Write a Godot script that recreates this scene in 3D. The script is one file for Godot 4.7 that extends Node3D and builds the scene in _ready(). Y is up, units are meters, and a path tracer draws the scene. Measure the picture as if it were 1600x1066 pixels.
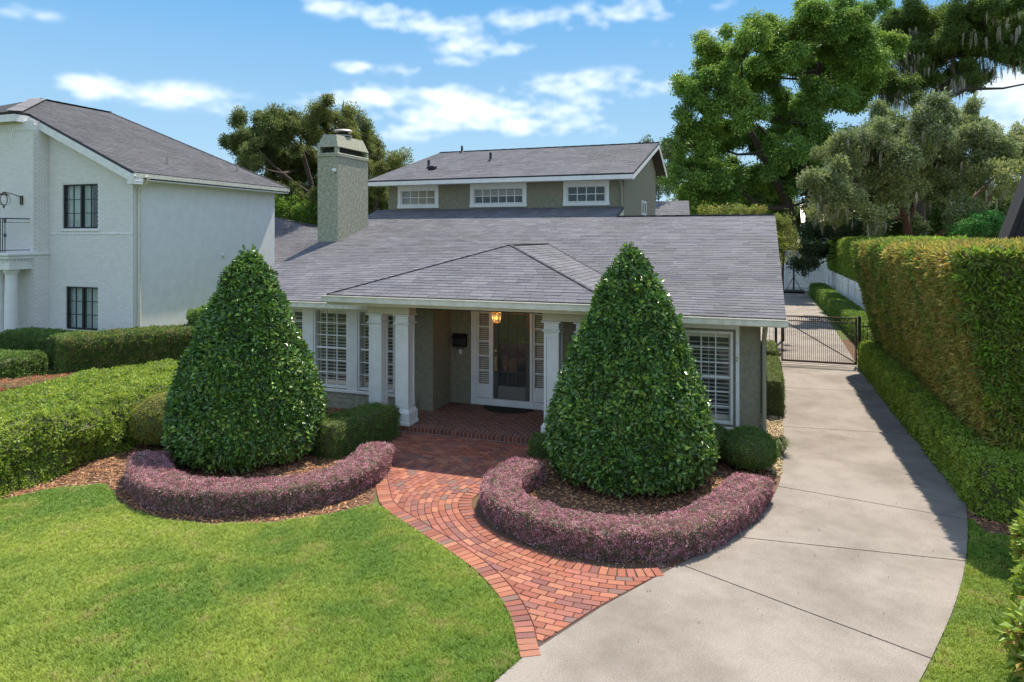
extends Node3D
# A shingled bungalow with a brick porch, clipped topiary and a curved drive, seen from a low drone.

const CAM_H := 4.1
const SUN_DIR := Vector3(-0.095, -1.0, 0.55)

const CLOUDS := [[-49.1,10.7,5.9,0.86,0.75], [-51.9,10.9,2.4,0.48,0.50], [-33.1,18.3,3.2,0.70,0.80], [-27.2,17.2,4.0,0.81,0.95], [-19.7,17.6,3.3,0.75,0.70], [-23.2,15.7,2.4,0.70,0.80], [-19.7,15.6,1.9,0.48,0.60], [-24.0,14.2,2.2,0.54,0.60], [-28.2,13.5,2.4,0.54,0.40], [-25.0,11.6,3.2,0.75,0.80], [-21.8,10.9,8.1,1.61,1.00], [-25.6,9.5,7.0,1.18,0.60], [-16.5,12.4,3.2,0.75,0.70], [-11.1,12.7,4.3,0.86,0.75], [-31.9,11.2,4.0,0.86,0.85], [-29.3,10.0,3.2,0.86,0.60], [-17.0,9.6,5.9,1.08,0.60], [-9.6,18.0,5.9,0.97,0.60], [-12.7,17.1,2.2,0.86,0.55], [-32.9,13.7,1.6,0.43,0.40], [-41.9,9.9,1.5,0.48,0.45], [16.9,10.3,2.4,2.15,1.00], [18.9,8.4,4.8,1.61,1.00], [-11.1,9.2,1.6,0.32,0.40], [-55.6,15.1,2.2,0.43,0.35], [-5.0,16.0,3.2,0.81,0.35]]
const LOBES := {
	"camphor": [5.3, 20.8, -60.1, 2.83, 2.8, 19.6, -57.5, 2.50, 1.0, 19.8, -60.6, 2.40, 7.1, 20.8, -59.7, 2.28, -1.0, 18.7, -55.7, 1.88, -3.6, 18.5, -59.1, 2.13, -0.6, 18.9, -66.7, 2.66, 2.7, 19.1, -66.4, 2.60, 5.9, 19.9, -67.1, 2.59, 7.7, 18.2, -60.8, 2.05, 10.0, 20.0, -65.7, 1.92, -5.2, 16.0, -56.9, 1.56, -3.9, 14.8, -56.0, 2.03, -1.5, 14.1, -56.1, 2.10, -4.9, 12.0, -56.2, 1.95, -3.4, 12.4, -65.8, 2.49, -6.6, 11.1, -63.4, 1.74, -0.6, 12.5, -65.3, 2.32, 1.6, 15.1, -66.0, 2.31, -5.1, 8.7, -55.9, 1.94, -3.3, 8.3, -58.0, 2.20, -1.6, 9.7, -62.6, 2.24, -4.9, 7.5, -62.8, 1.71, -2.8, 7.0, -65.1, 1.46, 3.8, 14.7, -67.8, 2.35, 1.8, 10.6, -57.0, 1.74, 3.1, 9.9, -64.1, 2.23, 1.5, 8.6, -64.3, 1.97, 3.5, 7.9, -62.9, 1.64, 5.2, 15.3, -59.4, 2.03, 7.6, 16.0, -64.0, 2.17, 5.6, 11.1, -58.4, 1.74],
	"moss": [12.8, 24.7, -75.1, 2.49, 15.0, 23.8, -75.1, 2.77, 17.1, 23.5, -72.5, 2.93, 19.0, 23.3, -70.5, 2.82, 23.3, 24.3, -78.5, 2.48, 13.3, 20.6, -71.4, 2.06, 16.8, 21.4, -75.9, 2.47, 19.6, 21.6, -76.6, 2.77, 21.1, 21.0, -73.5, 2.33, 22.1, 21.9, -72.8, 2.01, 14.4, 18.3, -72.1, 1.48, 17.3, 18.2, -71.3, 1.44, 11.3, 16.8, -66.3, 1.65, 10.0, 18.2, -67.4, 1.69, 26.4, 23.1, -78.6, 3.06, 24.3, 17.6, -69.7, 2.16],
	"greyoak": [3.6, 6.4, -37.8, 1.29, 5.5, 7.8, -43.4, 1.65, 6.7, 8.2, -40.9, 1.63, 8.8, 8.8, -43.8, 1.80, 10.3, 9.1, -43.8, 1.60, 11.3, 8.6, -43.1, 1.38, 14.4, 9.6, -49.7, 1.18, 5.3, 9.1, -39.7, 1.17, 7.2, 10.1, -42.2, 1.40, 8.5, 9.8, -40.9, 1.34, 11.4, 10.3, -45.6, 1.28, 4.1, 8.0, -39.9, 1.02, 3.6, 5.5, -40.4, 0.86, 5.6, 6.4, -44.5, 1.50, 7.1, 6.5, -41.4, 1.37, 9.5, 7.0, -44.3, 1.44, 12.4, 7.2, -48.2, 1.36, 11.7, 7.0, -41.1, 0.98, 5.8, 5.1, -38.7, 0.65, 10.1, 5.4, -41.7, 0.84, 15.2, 9.0, -48.1, 1.51],
	"leftoak": [-29.8, 10.3, -34.9, 1.45, -26.5, 10.7, -32.9, 1.27, -25.6, 10.6, -34.0, 1.37, -23.0, 10.6, -33.6, 1.26, -23.2, 10.8, -35.9, 1.10, -27.0, 8.4, -31.1, 1.01, -29.3, 9.0, -35.8, 1.64, -28.8, 9.2, -37.7, 1.91, -27.5, 9.2, -38.6, 1.71, -24.1, 9.3, -38.0, 1.44, -23.9, 9.2, -40.0, 1.20, -18.9, 8.5, -33.7, 0.64, -20.7, 7.5, -35.4, 1.21, -24.3, 6.7, -39.9, 1.37, -29.0, 7.4, -36.6, 1.66, -26.0, 6.0, -34.6, 1.55, -23.4, 5.8, -40.0, 1.20, -28.9, 10.2, -35.3, 1.21, -26.8, 7.0, -37.7, 1.67],
	"brightshrub": [-26.6, 5.6, -33.6, 0.84, -25.6, 5.0, -33.7, 0.99, -25.0, 5.4, -34.5, 0.84, -26.0, 4.5, -33.5, 0.95, -27.0, 6.1, -33.6, 0.50, -25.8, 4.3, -35.3, 0.98],
	"crape": [0.95, 4.60, -28.90, 0.40, 0.75, 3.90, -28.40, 0.45, 1.15, 4.10, -28.60, 0.32, 0.75, 3.10, -28.60, 0.32, 1.45, 3.60, -29.60, 0.23, 0.55, 4.50, -28.80, 0.30],
	"crape2": [-2.4, 5.4, -34.9, 0.28, -1.5, 5.4, -34.9, 0.31, -0.6, 5.4, -36.7, 0.33, 0.1, 5.4, -36.0, 0.32, -2.0, 5.2, -34.9, 0.38, -0.9, 5.2, -35.0, 0.38],
	"darkshrub": [5.1, 4.9, -49.3, 1.05, 6.7, 5.0, -50.2, 1.27, 8.6, 5.1, -52.5, 1.31, 3.5, 3.3, -49.0, 1.06, 3.0, 2.1, -48.5, 0.67, 3.7, 4.5, -50.1, 0.86, 9.6, 4.7, -51.5, 1.06],
	"greenshrub": [10.3, 4.6, -40.3, 0.58, 10.7, 4.7, -39.5, 0.63, 9.6, 4.4, -39.6, 0.48],
	"sparse": [-6.2, 9.2, -40.8, 0.69, -5.5, 8.1, -40.3, 0.67, -5.5, 6.9, -41.6, 0.69, -6.3, 9.5, -40.2, 0.38, -4.9, 8.9, -40.2, 0.59],
	"far": [-7.9, 6.5, -75.2, 1.79, -5.1, 7.1, -73.8, 2.01, -2.0, 7.9, -77.4, 2.35, 1.2, 7.5, -77.4, 2.31, 10.1, 8.0, -84.7, 2.44, 14.7, 7.7, -86.0, 2.43, 18.9, 7.6, -85.3, 2.36, 22.6, 7.1, -83.7, 2.27, -0.1, 9.9, -77.0, 1.91, 26.8, 7.5, -86.6, 2.45, 30.6, 7.5, -87.7, 2.71, 11.5, 9.5, -81.0, 2.04, 21.5, 9.1, -88.6, 2.15],
}

var rng := RandomNumberGenerator.new()
var taken := {}
var M := {}
var shingle_bank: Array = []
var brick_bank: Array = []

# ------------------------------------------------------------------ mesh helpers
class MB:
	var v := PackedVector3Array()
	var n := PackedVector3Array()
	var c := PackedColorArray()

	func tri(a: Vector3, b: Vector3, d: Vector3, col := Color.WHITE) -> void:
		var nn := (b - a).cross(d - a).normalized()
		v.append(a); v.append(d); v.append(b)
		for i in 3:
			n.append(nn); c.append(col)

	func quad(a: Vector3, b: Vector3, d: Vector3, e: Vector3, col := Color.WHITE) -> void:
		var nn := (d - a).cross(e - b).normalized()
		v.append(a); v.append(d); v.append(b)
		v.append(a); v.append(e); v.append(d)
		for i in 6:
			n.append(nn); c.append(col)

	func quadn(p: Array, q: Array, col := Color.WHITE) -> void:
		for k in [0, 2, 1, 0, 3, 2]:
			v.append(p[k]); n.append(q[k]); c.append(col)

	func box(a: Vector3, b: Vector3, col := Color.WHITE) -> void:
		obox(Transform3D(Basis(), (a + b) * 0.5), (b - a).abs(), col)

	func obox(t: Transform3D, s: Vector3, col := Color.WHITE) -> void:
		var h := s * 0.5
		var p := []
		for k in 8:
			p.append(t * Vector3(h.x if k & 1 else -h.x, h.y if k & 2 else -h.y, h.z if k & 4 else -h.z))
		quad(p[4], p[5], p[7], p[6], col)
		quad(p[1], p[0], p[2], p[3], col)
		quad(p[5], p[1], p[3], p[7], col)
		quad(p[0], p[4], p[6], p[2], col)
		quad(p[6], p[7], p[3], p[2], col)
		quad(p[0], p[1], p[5], p[4], col)

	# a box whose long edges on all sides carry a small chamfer
	func cbox(t: Transform3D, s: Vector3, ch: float, col := Color.WHITE) -> void:
		var h := s * 0.5
		var corner := []
		for k in 8:
			var sg := Vector3(1 if k & 1 else -1, 1 if k & 2 else -1, 1 if k & 4 else -1)
			var out := []
			for ax in 3:
				var q := Vector3(sg.x * (h.x - ch), sg.y * (h.y - ch), sg.z * (h.z - ch))
				q[ax] = sg[ax] * h[ax]
				out.append(t * q)
			corner.append(out)
		var faces := [[4, 5, 7, 6, 2], [1, 0, 2, 3, 2], [5, 1, 3, 7, 0], [0, 4, 6, 2, 0], [6, 7, 3, 2, 1], [0, 1, 5, 4, 1]]
		for fc in faces:
			quad(corner[fc[0]][fc[4]], corner[fc[1]][fc[4]], corner[fc[2]][fc[4]], corner[fc[3]][fc[4]], col)
		var ctr := t.origin
		for k in 8:
			for ax in 3:
				if k & (1 << ax):
					continue
				var k2: int = k | (1 << ax)
				var a1: int = (ax + 1) % 3
				var a2: int = (ax + 2) % 3
				out_quad(corner[k][a1], corner[k2][a1], corner[k2][a2], corner[k][a2], ctr, col)
			out_tri(corner[k][0], corner[k][1], corner[k][2], ctr, col)

	func out_quad(a: Vector3, b: Vector3, d: Vector3, e: Vector3, ctr: Vector3, col := Color.WHITE) -> void:
		if (b - a).cross(d - a).dot((a + d) * 0.5 - ctr) < 0.0:
			quad(a, e, d, b, col)
		else:
			quad(a, b, d, e, col)

	func out_tri(a: Vector3, b: Vector3, d: Vector3, ctr: Vector3, col := Color.WHITE) -> void:
		if (b - a).cross(d - a).dot(a - ctr) < 0.0:
			tri(a, d, b, col)
		else:
			tri(a, b, d, col)

	# flat polygon (2D points in the frame t: x, y in plane, z outwards) raised from h0 to h1, with an inset rim
	func slab(poly: PackedVector2Array, t: Transform3D, h0: float, h1: float, col := Color.WHITE, bev := 0.0, bottom := false) -> void:
		var p := poly
		if Geometry2D.is_polygon_clockwise(p):
			p = p.duplicate()
			p.reverse()
		var cnt := p.size()
		var top := p
		if bev > 0.0:
			var mid := Vector2.ZERO
			for q in p:
				mid += q
			mid /= cnt
			top = PackedVector2Array()
			for q in p:
				var dl: Vector2 = mid - q
				top.append(q + dl.normalized() * min(bev * 1.4, dl.length() * 0.5))
		var hs := h1 - bev
		for i in cnt:
			var j := (i + 1) % cnt
			var a := p[i]
			var b := p[j]
			quad(t * Vector3(a.x, a.y, h0), t * Vector3(b.x, b.y, h0), t * Vector3(b.x, b.y, hs), t * Vector3(a.x, a.y, hs), col)
			if bev > 0.0:
				quad(t * Vector3(a.x, a.y, hs), t * Vector3(b.x, b.y, hs), t * Vector3(top[j].x, top[j].y, h1), t * Vector3(top[i].x, top[i].y, h1), col)
		var idx := Geometry2D.triangulate_polygon(top)
		for k in range(0, idx.size(), 3):
			var q0 := top[idx[k]]
			var q1 := top[idx[k + 1]]
			var q2 := top[idx[k + 2]]
			if (q1 - q0).cross(q2 - q0) < 0.0:
				var sw := q1
				q1 = q2
				q2 = sw
			tri(t * Vector3(q0.x, q0.y, h1), t * Vector3(q1.x, q1.y, h1), t * Vector3(q2.x, q2.y, h1), col)
			if bottom:
				tri(t * Vector3(q0.x, q0.y, h0), t * Vector3(q2.x, q2.y, h0), t * Vector3(q1.x, q1.y, h0), col)

	func tube(pts: Array, rad: Array, sides := 8, col := Color.WHITE, caps := true) -> void:
		var rings := []
		var norms := []
		var side := Vector3.ZERO
		for i in pts.size():
			var d: Vector3 = (pts[min(i + 1, pts.size() - 1)] - pts[max(i - 1, 0)]).normalized()
			if side == Vector3.ZERO:
				side = d.cross(Vector3.UP if abs(d.y) < 0.9 else Vector3.RIGHT).normalized()
			side = (side - d * side.dot(d)).normalized()
			var up := side.cross(d)
			var ring := []
			var nr := []
			for k in sides:
				var a := TAU * k / sides
				var o := side * cos(a) + up * sin(a)
				ring.append(pts[i] + o * rad[i])
				nr.append(o)
			rings.append(ring)
			norms.append(nr)
		for i in pts.size() - 1:
			for k in sides:
				var j := (k + 1) % sides
				quadn([rings[i][j], rings[i][k], rings[i + 1][k], rings[i + 1][j]], [norms[i][j], norms[i][k], norms[i + 1][k], norms[i + 1][j]], col)
		if caps:
			for k in sides:
				var j := (k + 1) % sides
				tri(pts[0], rings[0][k], rings[0][j], col)
				tri(pts[-1], rings[-1][j], rings[-1][k], col)

	# (radius, height) pairs turned round a vertical axis
	func lathe(o: Vector3, prof: Array, sides := 24, col := Color.WHITE) -> void:
		for i in prof.size() - 1:
			var a: Vector2 = prof[i]
			var b: Vector2 = prof[i + 1]
			var sl := Vector2(b.y - a.y, a.x - b.x).normalized()
			for k in sides:
				var t0 := TAU * k / sides
				var t1 := TAU * (k + 1) / sides
				var e0 := Vector3(cos(t0), 0, sin(t0))
				var e1 := Vector3(cos(t1), 0, sin(t1))
				var n0 := e0 * sl.x + Vector3.UP * sl.y
				var n1 := e1 * sl.x + Vector3.UP * sl.y
				quadn([o + e1 * a.x + Vector3.UP * a.y, o + e0 * a.x + Vector3.UP * a.y, o + e0 * b.x + Vector3.UP * b.y, o + e1 * b.x + Vector3.UP * b.y], [n1, n0, n0, n1], col)

	func mesh() -> ArrayMesh:
		var a := []
		a.resize(Mesh.ARRAY_MAX)
		a[Mesh.ARRAY_VERTEX] = v
		a[Mesh.ARRAY_NORMAL] = n
		a[Mesh.ARRAY_COLOR] = c
		var m := ArrayMesh.new()
		m.add_surface_from_arrays(Mesh.PRIMITIVE_TRIANGLES, a)
		return m


func numbered(called: String) -> String:
	if not taken.has(called):
		taken[called] = 0
		return called
	taken[called] += 1
	return "%s_%03d" % [called, taken[called]]

func thing(called: String, label: String, category: String, at := Vector3.ZERO, group := "") -> Node3D:
	var o := Node3D.new()
	o.name = numbered(called)
	add_child(o)
	o.position = at
	o.set_meta("label", label)
	o.set_meta("category", category)
	if group:
		o.set_meta("group", group)
	return o

func part(called: String, b: MB, m: Material, parent: Node, kind := "") -> MeshInstance3D:
	return inst(called, b.mesh(), m, parent, kind)

func inst(called: String, mesh: Mesh, m: Material, parent: Node, kind := "") -> MeshInstance3D:
	var o := MeshInstance3D.new()
	o.name = called
	o.mesh = mesh
	o.material_override = m
	parent.add_child(o, true)
	if parent != self and parent.get_parent() == self and not parent is MeshInstance3D:
		o.position = -(parent as Node3D).position
	if kind:
		o.set_meta("kind", kind)
	return o

func structure(called: String, b: MB, m: Material) -> MeshInstance3D:
	var o := part(numbered(called), b, m, self)
	o.set_meta("kind", "structure")
	return o

func scatter(called: String, mesh: Mesh, m: Material, where: Array, tints: Array, parent: Node) -> MultiMeshInstance3D:
	var mm := MultiMesh.new()
	mm.transform_format = MultiMesh.TRANSFORM_3D
	mm.use_colors = true
	mm.mesh = mesh
	mm.instance_count = where.size()
	for i in where.size():
		mm.set_instance_transform(i, where[i])
		mm.set_instance_color(i, tints[i])
	var o := MultiMeshInstance3D.new()
	o.name = called
	o.multimesh = mm
	o.material_override = m
	parent.add_child(o, true)
	if parent != self:
		o.position = -(parent as Node3D).position
	o.set_meta("kind", "stuff")
	return o

func V(x: float, y: float, z: float) -> Vector3:
	return Vector3(x, y, z)

func pv(a: Array) -> PackedVector2Array:
	var p := PackedVector2Array()
	for i in range(0, a.size(), 2):
		p.append(Vector2(a[i], a[i + 1]))
	return p

# frame whose x is world x, y is world -z and z is up: ground polygons are written as (x, -z)
func ground_frame(y := 0.0) -> Transform3D:
	return Transform3D(Basis(Vector3.RIGHT, Vector3.FORWARD, Vector3.UP), Vector3(0, y, 0))

func gp(a: Array) -> PackedVector2Array:
	var p := PackedVector2Array()
	for i in range(0, a.size(), 2):
		p.append(Vector2(a[i], -a[i + 1]))
	return p

# smooth curve through points
func spline(p: PackedVector2Array, step := 0.08) -> PackedVector2Array:
	var out := PackedVector2Array()
	for i in p.size() - 1:
		var a := p[max(i - 1, 0)]
		var b := p[i]
		var d := p[i + 1]
		var e := p[min(i + 2, p.size() - 1)]
		var k := int(max(1.0, b.distance_to(d) / step))
		for j in k:
			out.append(b.cubic_interpolate(d, a, e, float(j) / k))
	out.append(p[-1])
	return out

# ------------------------------------------------------------------ materials
func noise(freq: float, sd: int, oct := 4, kind := FastNoiseLite.TYPE_SIMPLEX_SMOOTH) -> FastNoiseLite:
	var f := FastNoiseLite.new()
	f.noise_type = kind
	f.seed = sd
	f.frequency = freq
	f.fractal_octaves = oct
	return f

func ntex(freq: float, sd: int, lo: Color, hi: Color, size := 512, oct := 4, kind := FastNoiseLite.TYPE_SIMPLEX_SMOOTH, mid := -1.0) -> NoiseTexture2D:
	var t := NoiseTexture2D.new()
	t.width = size
	t.height = size
	t.seamless = true
	t.noise = noise(freq, sd, oct, kind)
	var g := Gradient.new()
	g.set_color(0, lo)
	g.set_color(1, hi)
	if mid >= 0.0:
		g.set_offset(0, max(0.0, mid - 0.12))
		g.set_offset(1, min(1.0, mid + 0.12))
	t.color_ramp = g
	return t

func lin(r: float, g: float, b: float) -> Color:
	return Color(r, g, b).linear_to_srgb()

func mat(called: String, col: Color, rough := 0.8, tex: Texture2D = null, per_metre := 1.0, bump: Texture2D = null, depth := 0.3, tinted := false) -> StandardMaterial3D:
	var m := StandardMaterial3D.new()
	m.resource_name = called
	m.albedo_color = col
	m.roughness = rough
	m.vertex_color_use_as_albedo = tinted
	if tex or bump:
		m.uv1_triplanar = true
		m.uv1_world_triplanar = true
		m.uv1_scale = Vector3.ONE * per_metre
	if tex:
		m.albedo_texture = tex
	if bump:
		m.heightmap_enabled = true
		m.heightmap_texture = bump
		m.heightmap_scale = depth
	M[called] = m
	return m

func leaf_mat(called: String, rough: float, through: float) -> StandardMaterial3D:
	var m := mat(called, Color.WHITE, rough, null, 1.0, null, 0.0, true)
	m.cull_mode = BaseMaterial3D.CULL_DISABLED
	m.backlight_enabled = true
	m.backlight = Color(through, through, through)
	return m

func make_materials() -> void:
	var grey := Color(0.5, 0.5, 0.5)
	var fine := ntex(0.09, 3, Color(0.91, 0.91, 0.91), Color(1, 1, 1), 512, 4)
	var speck := ntex(0.2, 5, Color(0.8, 0.8, 0.8), Color(1, 1, 1), 512, 3)
	var bump := ntex(0.12, 7, Color.BLACK, Color.WHITE, 512, 4)
	var lumps := ntex(0.03, 9, Color.BLACK, Color.WHITE, 512, 4)
	mat("stucco", lin(0.275, 0.255, 0.18), 0.9, ntex(0.02, 11, Color(0.86, 0.86, 0.84), Color(1, 1, 1), 512, 5), 0.7, bump, 0.35)
	mat("stucco_chimney", lin(0.43, 0.42, 0.32), 0.92, ntex(0.025, 12, Color(0.72, 0.73, 0.7), Color(1, 1, 1), 512, 5), 0.6, bump, 0.5)
	mat("white_paint", lin(0.80, 0.79, 0.765), 0.55, ntex(0.02, 13, Color(0.93, 0.93, 0.92), Color(1, 1, 1), 256, 4), 0.5)
	mat("cream_and_bounce", lin(0.62, 0.57, 0.42), 0.6, ntex(0.02, 14, Color(0.92, 0.92, 0.9), Color(1, 1, 1), 256, 4), 0.5)  # cream trim; on the porch beams it stands in for bounced light
	mat("gutter_white", lin(0.74, 0.70, 0.60), 0.4, ntex(0.02, 15, Color(0.88, 0.88, 0.86), Color(1, 1, 1), 256, 5), 0.8)
	mat("white_brick", lin(0.88, 0.845, 0.80), 0.75, fine, 1.4, bump, 0.15, true)
	mat("white_mortar", lin(0.76, 0.73, 0.69), 0.9, fine, 1.4)
	mat("white_stucco", lin(0.80, 0.79, 0.77), 0.85, ntex(0.012, 16, Color(0.95, 0.95, 0.95), Color(1, 1, 1), 512, 5), 0.35, bump, 0.2)
	mat("shingle", Color.WHITE, 0.95, speck, 2.2, bump, 0.15, true)
	mat("dark_edge", lin(0.025, 0.025, 0.03), 0.6)
	mat("brick", Color.WHITE, 0.85, ntex(0.05, 17, Color(0.66, 0.64, 0.63), Color(1, 1, 1), 512, 5), 3.0, bump, 0.12, true)
	mat("mortar", lin(0.36, 0.29, 0.23), 0.95, speck, 3.0)
	mat("sand", lin(0.09, 0.06, 0.045), 0.95, speck, 3.0)
	var weather := ntex(0.0045, 18, Color(0.82, 0.81, 0.795), Color(1, 1, 1), 1024, 9)
	(weather.noise as FastNoiseLite).fractal_gain = 0.66
	weather.color_ramp.set_offset(0, 0.08)
	weather.color_ramp.set_offset(1, 0.72)
	var conc := mat("concrete", lin(0.305, 0.268, 0.23), 0.88, weather, 0.12, bump, 0.06)
	conc.detail_enabled = true
	conc.detail_blend_mode = BaseMaterial3D.BLEND_MODE_MUL
	conc.uv2_triplanar = true
	conc.uv2_world_triplanar = true
	conc.uv2_scale = Vector3.ONE * 1.7
	conc.detail_uv_layer = BaseMaterial3D.DETAIL_UV_2
	conc.detail_albedo = ntex(0.05, 19, Color(0.8, 0.79, 0.78), Color(1, 1, 1), 512, 6)
	mat("soil", lin(0.16, 0.085, 0.045), 0.95, speck, 2.0, lumps, 1.2)
	var gnd := mat("turf", lin(0.12, 0.15, 0.028), 0.95, ntex(0.02, 20, Color(0.66, 0.72, 0.6), Color(1, 1, 1), 512, 5), 0.35, bump, 1.0)
	mat("gravel_bed", lin(0.3, 0.23, 0.13), 0.95, speck, 3.0)
	mat("chip", Color.WHITE, 0.9, null, 1.0, null, 0.0, true)
	mat("black_metal", lin(0.012, 0.011, 0.011), 0.45)
	mat("brown_metal", lin(0.075, 0.045, 0.032), 0.5)
	mat("black_frame", lin(0.012, 0.014, 0.018), 0.4)
	mat("door_paint", lin(0.062, 0.066, 0.055), 0.45)
	mat("door_panel", lin(0.16, 0.15, 0.13), 0.5)
	mat("slat_paint", lin(0.68, 0.62, 0.5), 0.5)
	mat("brass", lin(0.55, 0.42, 0.22), 0.3).metallic = 0.9
	mat("beige_metal", lin(0.26, 0.25, 0.18), 0.45)
	mat("cap_metal", lin(0.42, 0.38, 0.33), 0.5).metallic = 0.5
	mat("curtain", lin(0.42, 0.52, 0.48), 0.9)
	mat("interior", lin(0.05, 0.036, 0.028), 0.9)
	mat("blind", lin(0.32, 0.28, 0.22), 0.9)
	mat("mat_fibre", lin(0.035, 0.03, 0.02), 1.0, ntex(0.08, 21, Color(0.35, 0.35, 0.3), Color(1, 1, 1), 256, 3), 4.0, bump, 0.8)
	mat("flue_black", lin(0.03, 0.03, 0.028), 0.95)  # near-black, for the flue and the block behind the hood openings
	mat("slate_board", lin(0.018, 0.014, 0.016), 0.8, fine, 2.0)
	mat("bark", lin(0.13, 0.09, 0.065), 0.95, ntex(0.05, 22, Color(0.5, 0.5, 0.5), Color(1, 1, 1), 512, 5), 0.8, lumps, 4.0)
	mat("bark_red", lin(0.2, 0.095, 0.055), 0.95, ntex(0.05, 23, Color(0.5, 0.5, 0.5), Color(1, 1, 1), 512, 5), 0.8, lumps, 3.0)
	mat("twigs", lin(0.10, 0.105, 0.045), 0.95, speck, 3.0)
	var g := mat("glass", Color(0.9, 0.95, 0.95, 0.06), 0.03)
	g.transparency = BaseMaterial3D.TRANSPARENCY_ALPHA
	g.metallic_specular = 0.6
	var g2 := mat("board_glass", Color(0.85, 0.9, 0.9, 0.2), 0.05)
	g2.transparency = BaseMaterial3D.TRANSPARENCY_ALPHA
	leaf_mat("leaf_glossy", 0.3, 0.6).metallic_specular = 0.56
	leaf_mat("leaf", 0.5, 0.9)
	leaf_mat("leaf_dull", 0.7, 0.85)
	leaf_mat("blade", 0.6, 0.8)
	leaf_mat("moss", 0.9, 0.4)
	var fl := mat("flame", lin(1.0, 0.6, 0.25), 0.5)
	fl.emission_enabled = true
	fl.emission = Color(1.0, 0.62, 0.28)
	fl.emission_energy_multiplier = 1.2

# ------------------------------------------------------------------ plants
const LEAF := 1.3

func add_leaf(b: MB, p: Vector3, dir: Vector3, up: Vector3, ln: float, wd: float, fold: float, col: Color) -> void:
	var s := dir.cross(up).normalized()
	var u := s.cross(dir).normalized()
	var tip := p + dir * ln - u * ln * 0.12
	var mid := p + dir * ln * 0.48
	var l := mid - s * wd * 0.5 + u * fold * wd
	var r := mid + s * wd * 0.5 + u * fold * wd
	b.tri(p, r, tip, col)
	b.tri(p, tip, l, col)

# a shoot: leaves set round the y axis, which points away from the plant
func sprig(count: int, ln: float, wd: float, spread: float, sd: int, vary := 0.25) -> ArrayMesh:
	var r := RandomNumberGenerator.new()
	r.seed = sd
	var b := MB.new()
	for i in count:
		var a := i * 2.4 + r.randf_range(-0.4, 0.4)
		var el := r.randf_range(0.05, 0.85)
		var d := Vector3(cos(a) * cos(el), sin(el), sin(a) * cos(el))
		var p := Vector3(cos(a), 0, sin(a)) * spread * r.randf_range(0.1, 1.0) + Vector3.UP * r.randf_range(-0.5, 0.5) * spread
		var k := 1.0 + r.randf_range(-vary, vary)
		add_leaf(b, p, d, (Vector3.UP + Vector3(r.randf_range(-.5, .5), 0, r.randf_range(-.5, .5))).normalized(), ln * r.randf_range(0.75, 1.2), wd * r.randf_range(0.8, 1.15), 0.22, Color(k, k, k * 0.95))
	return b.mesh()

# a ball of leaves for tree crowns
func clump(count: int, rad: float, ln: float, wd: float, sd: int, vary := 0.3) -> ArrayMesh:
	var r := RandomNumberGenerator.new()
	r.seed = sd
	var b := MB.new()
	for i in count:
		var d := Vector3(r.randfn(), r.randfn(), r.randfn()).normalized()
		var p := d * rad * pow(r.randf(), 0.5)
		var dir := (d + Vector3(r.randfn(), r.randfn() - 0.4, r.randfn()) * 0.6).normalized()
		var up := (Vector3.UP + Vector3(r.randfn(), r.randfn(), r.randfn()) * 0.4).normalized()
		if abs(dir.dot(up)) > 0.95:
			up = Vector3.RIGHT
		var k := 1.0 + r.randf_range(-vary, vary)
		add_leaf(b, p, dir, up, ln * r.randf_range(0.7, 1.25), wd * r.randf_range(0.8, 1.2), 0.2, Color(k, k, k * 0.92))
	return b.mesh()

func grass_tuft(blades: int, rad: float, h: float, w: float, sd: int) -> ArrayMesh:
	var r := RandomNumberGenerator.new()
	r.seed = sd
	var b := MB.new()
	for i in blades:
		var a := r.randf() * TAU
		var p := Vector3(cos(a), 0, sin(a)) * rad * sqrt(r.randf())
		var ba := r.randf() * TAU
		var lean := Vector3(cos(ba), 0, sin(ba)) * r.randf_range(0.2, 1.0) * h
		var s := Vector3(-sin(ba), 0, cos(ba)) * w * 0.5
		var hh := h * r.randf_range(0.6, 1.1)
		var k := r.randf_range(0.75, 1.25)
		var col := Color(k * r.randf_range(0.95, 1.1), k, k * 0.9)
		var m := p + Vector3.UP * hh * 0.6 + lean * 0.35
		b.quad(p - s, p + s, m + s * 0.8, m - s * 0.8, col)
		b.tri(m - s * 0.8, m + s * 0.8, p + Vector3.UP * hh + lean, col)
	return b.mesh()

func aligned(nrm: Vector3, spin: float) -> Basis:
	var x := nrm.cross(Vector3.FORWARD if abs(nrm.z) < 0.9 else Vector3.RIGHT).normalized()
	return Basis(x, nrm, x.cross(nrm)).orthonormalized() * Basis(Vector3.UP, spin)

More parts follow.
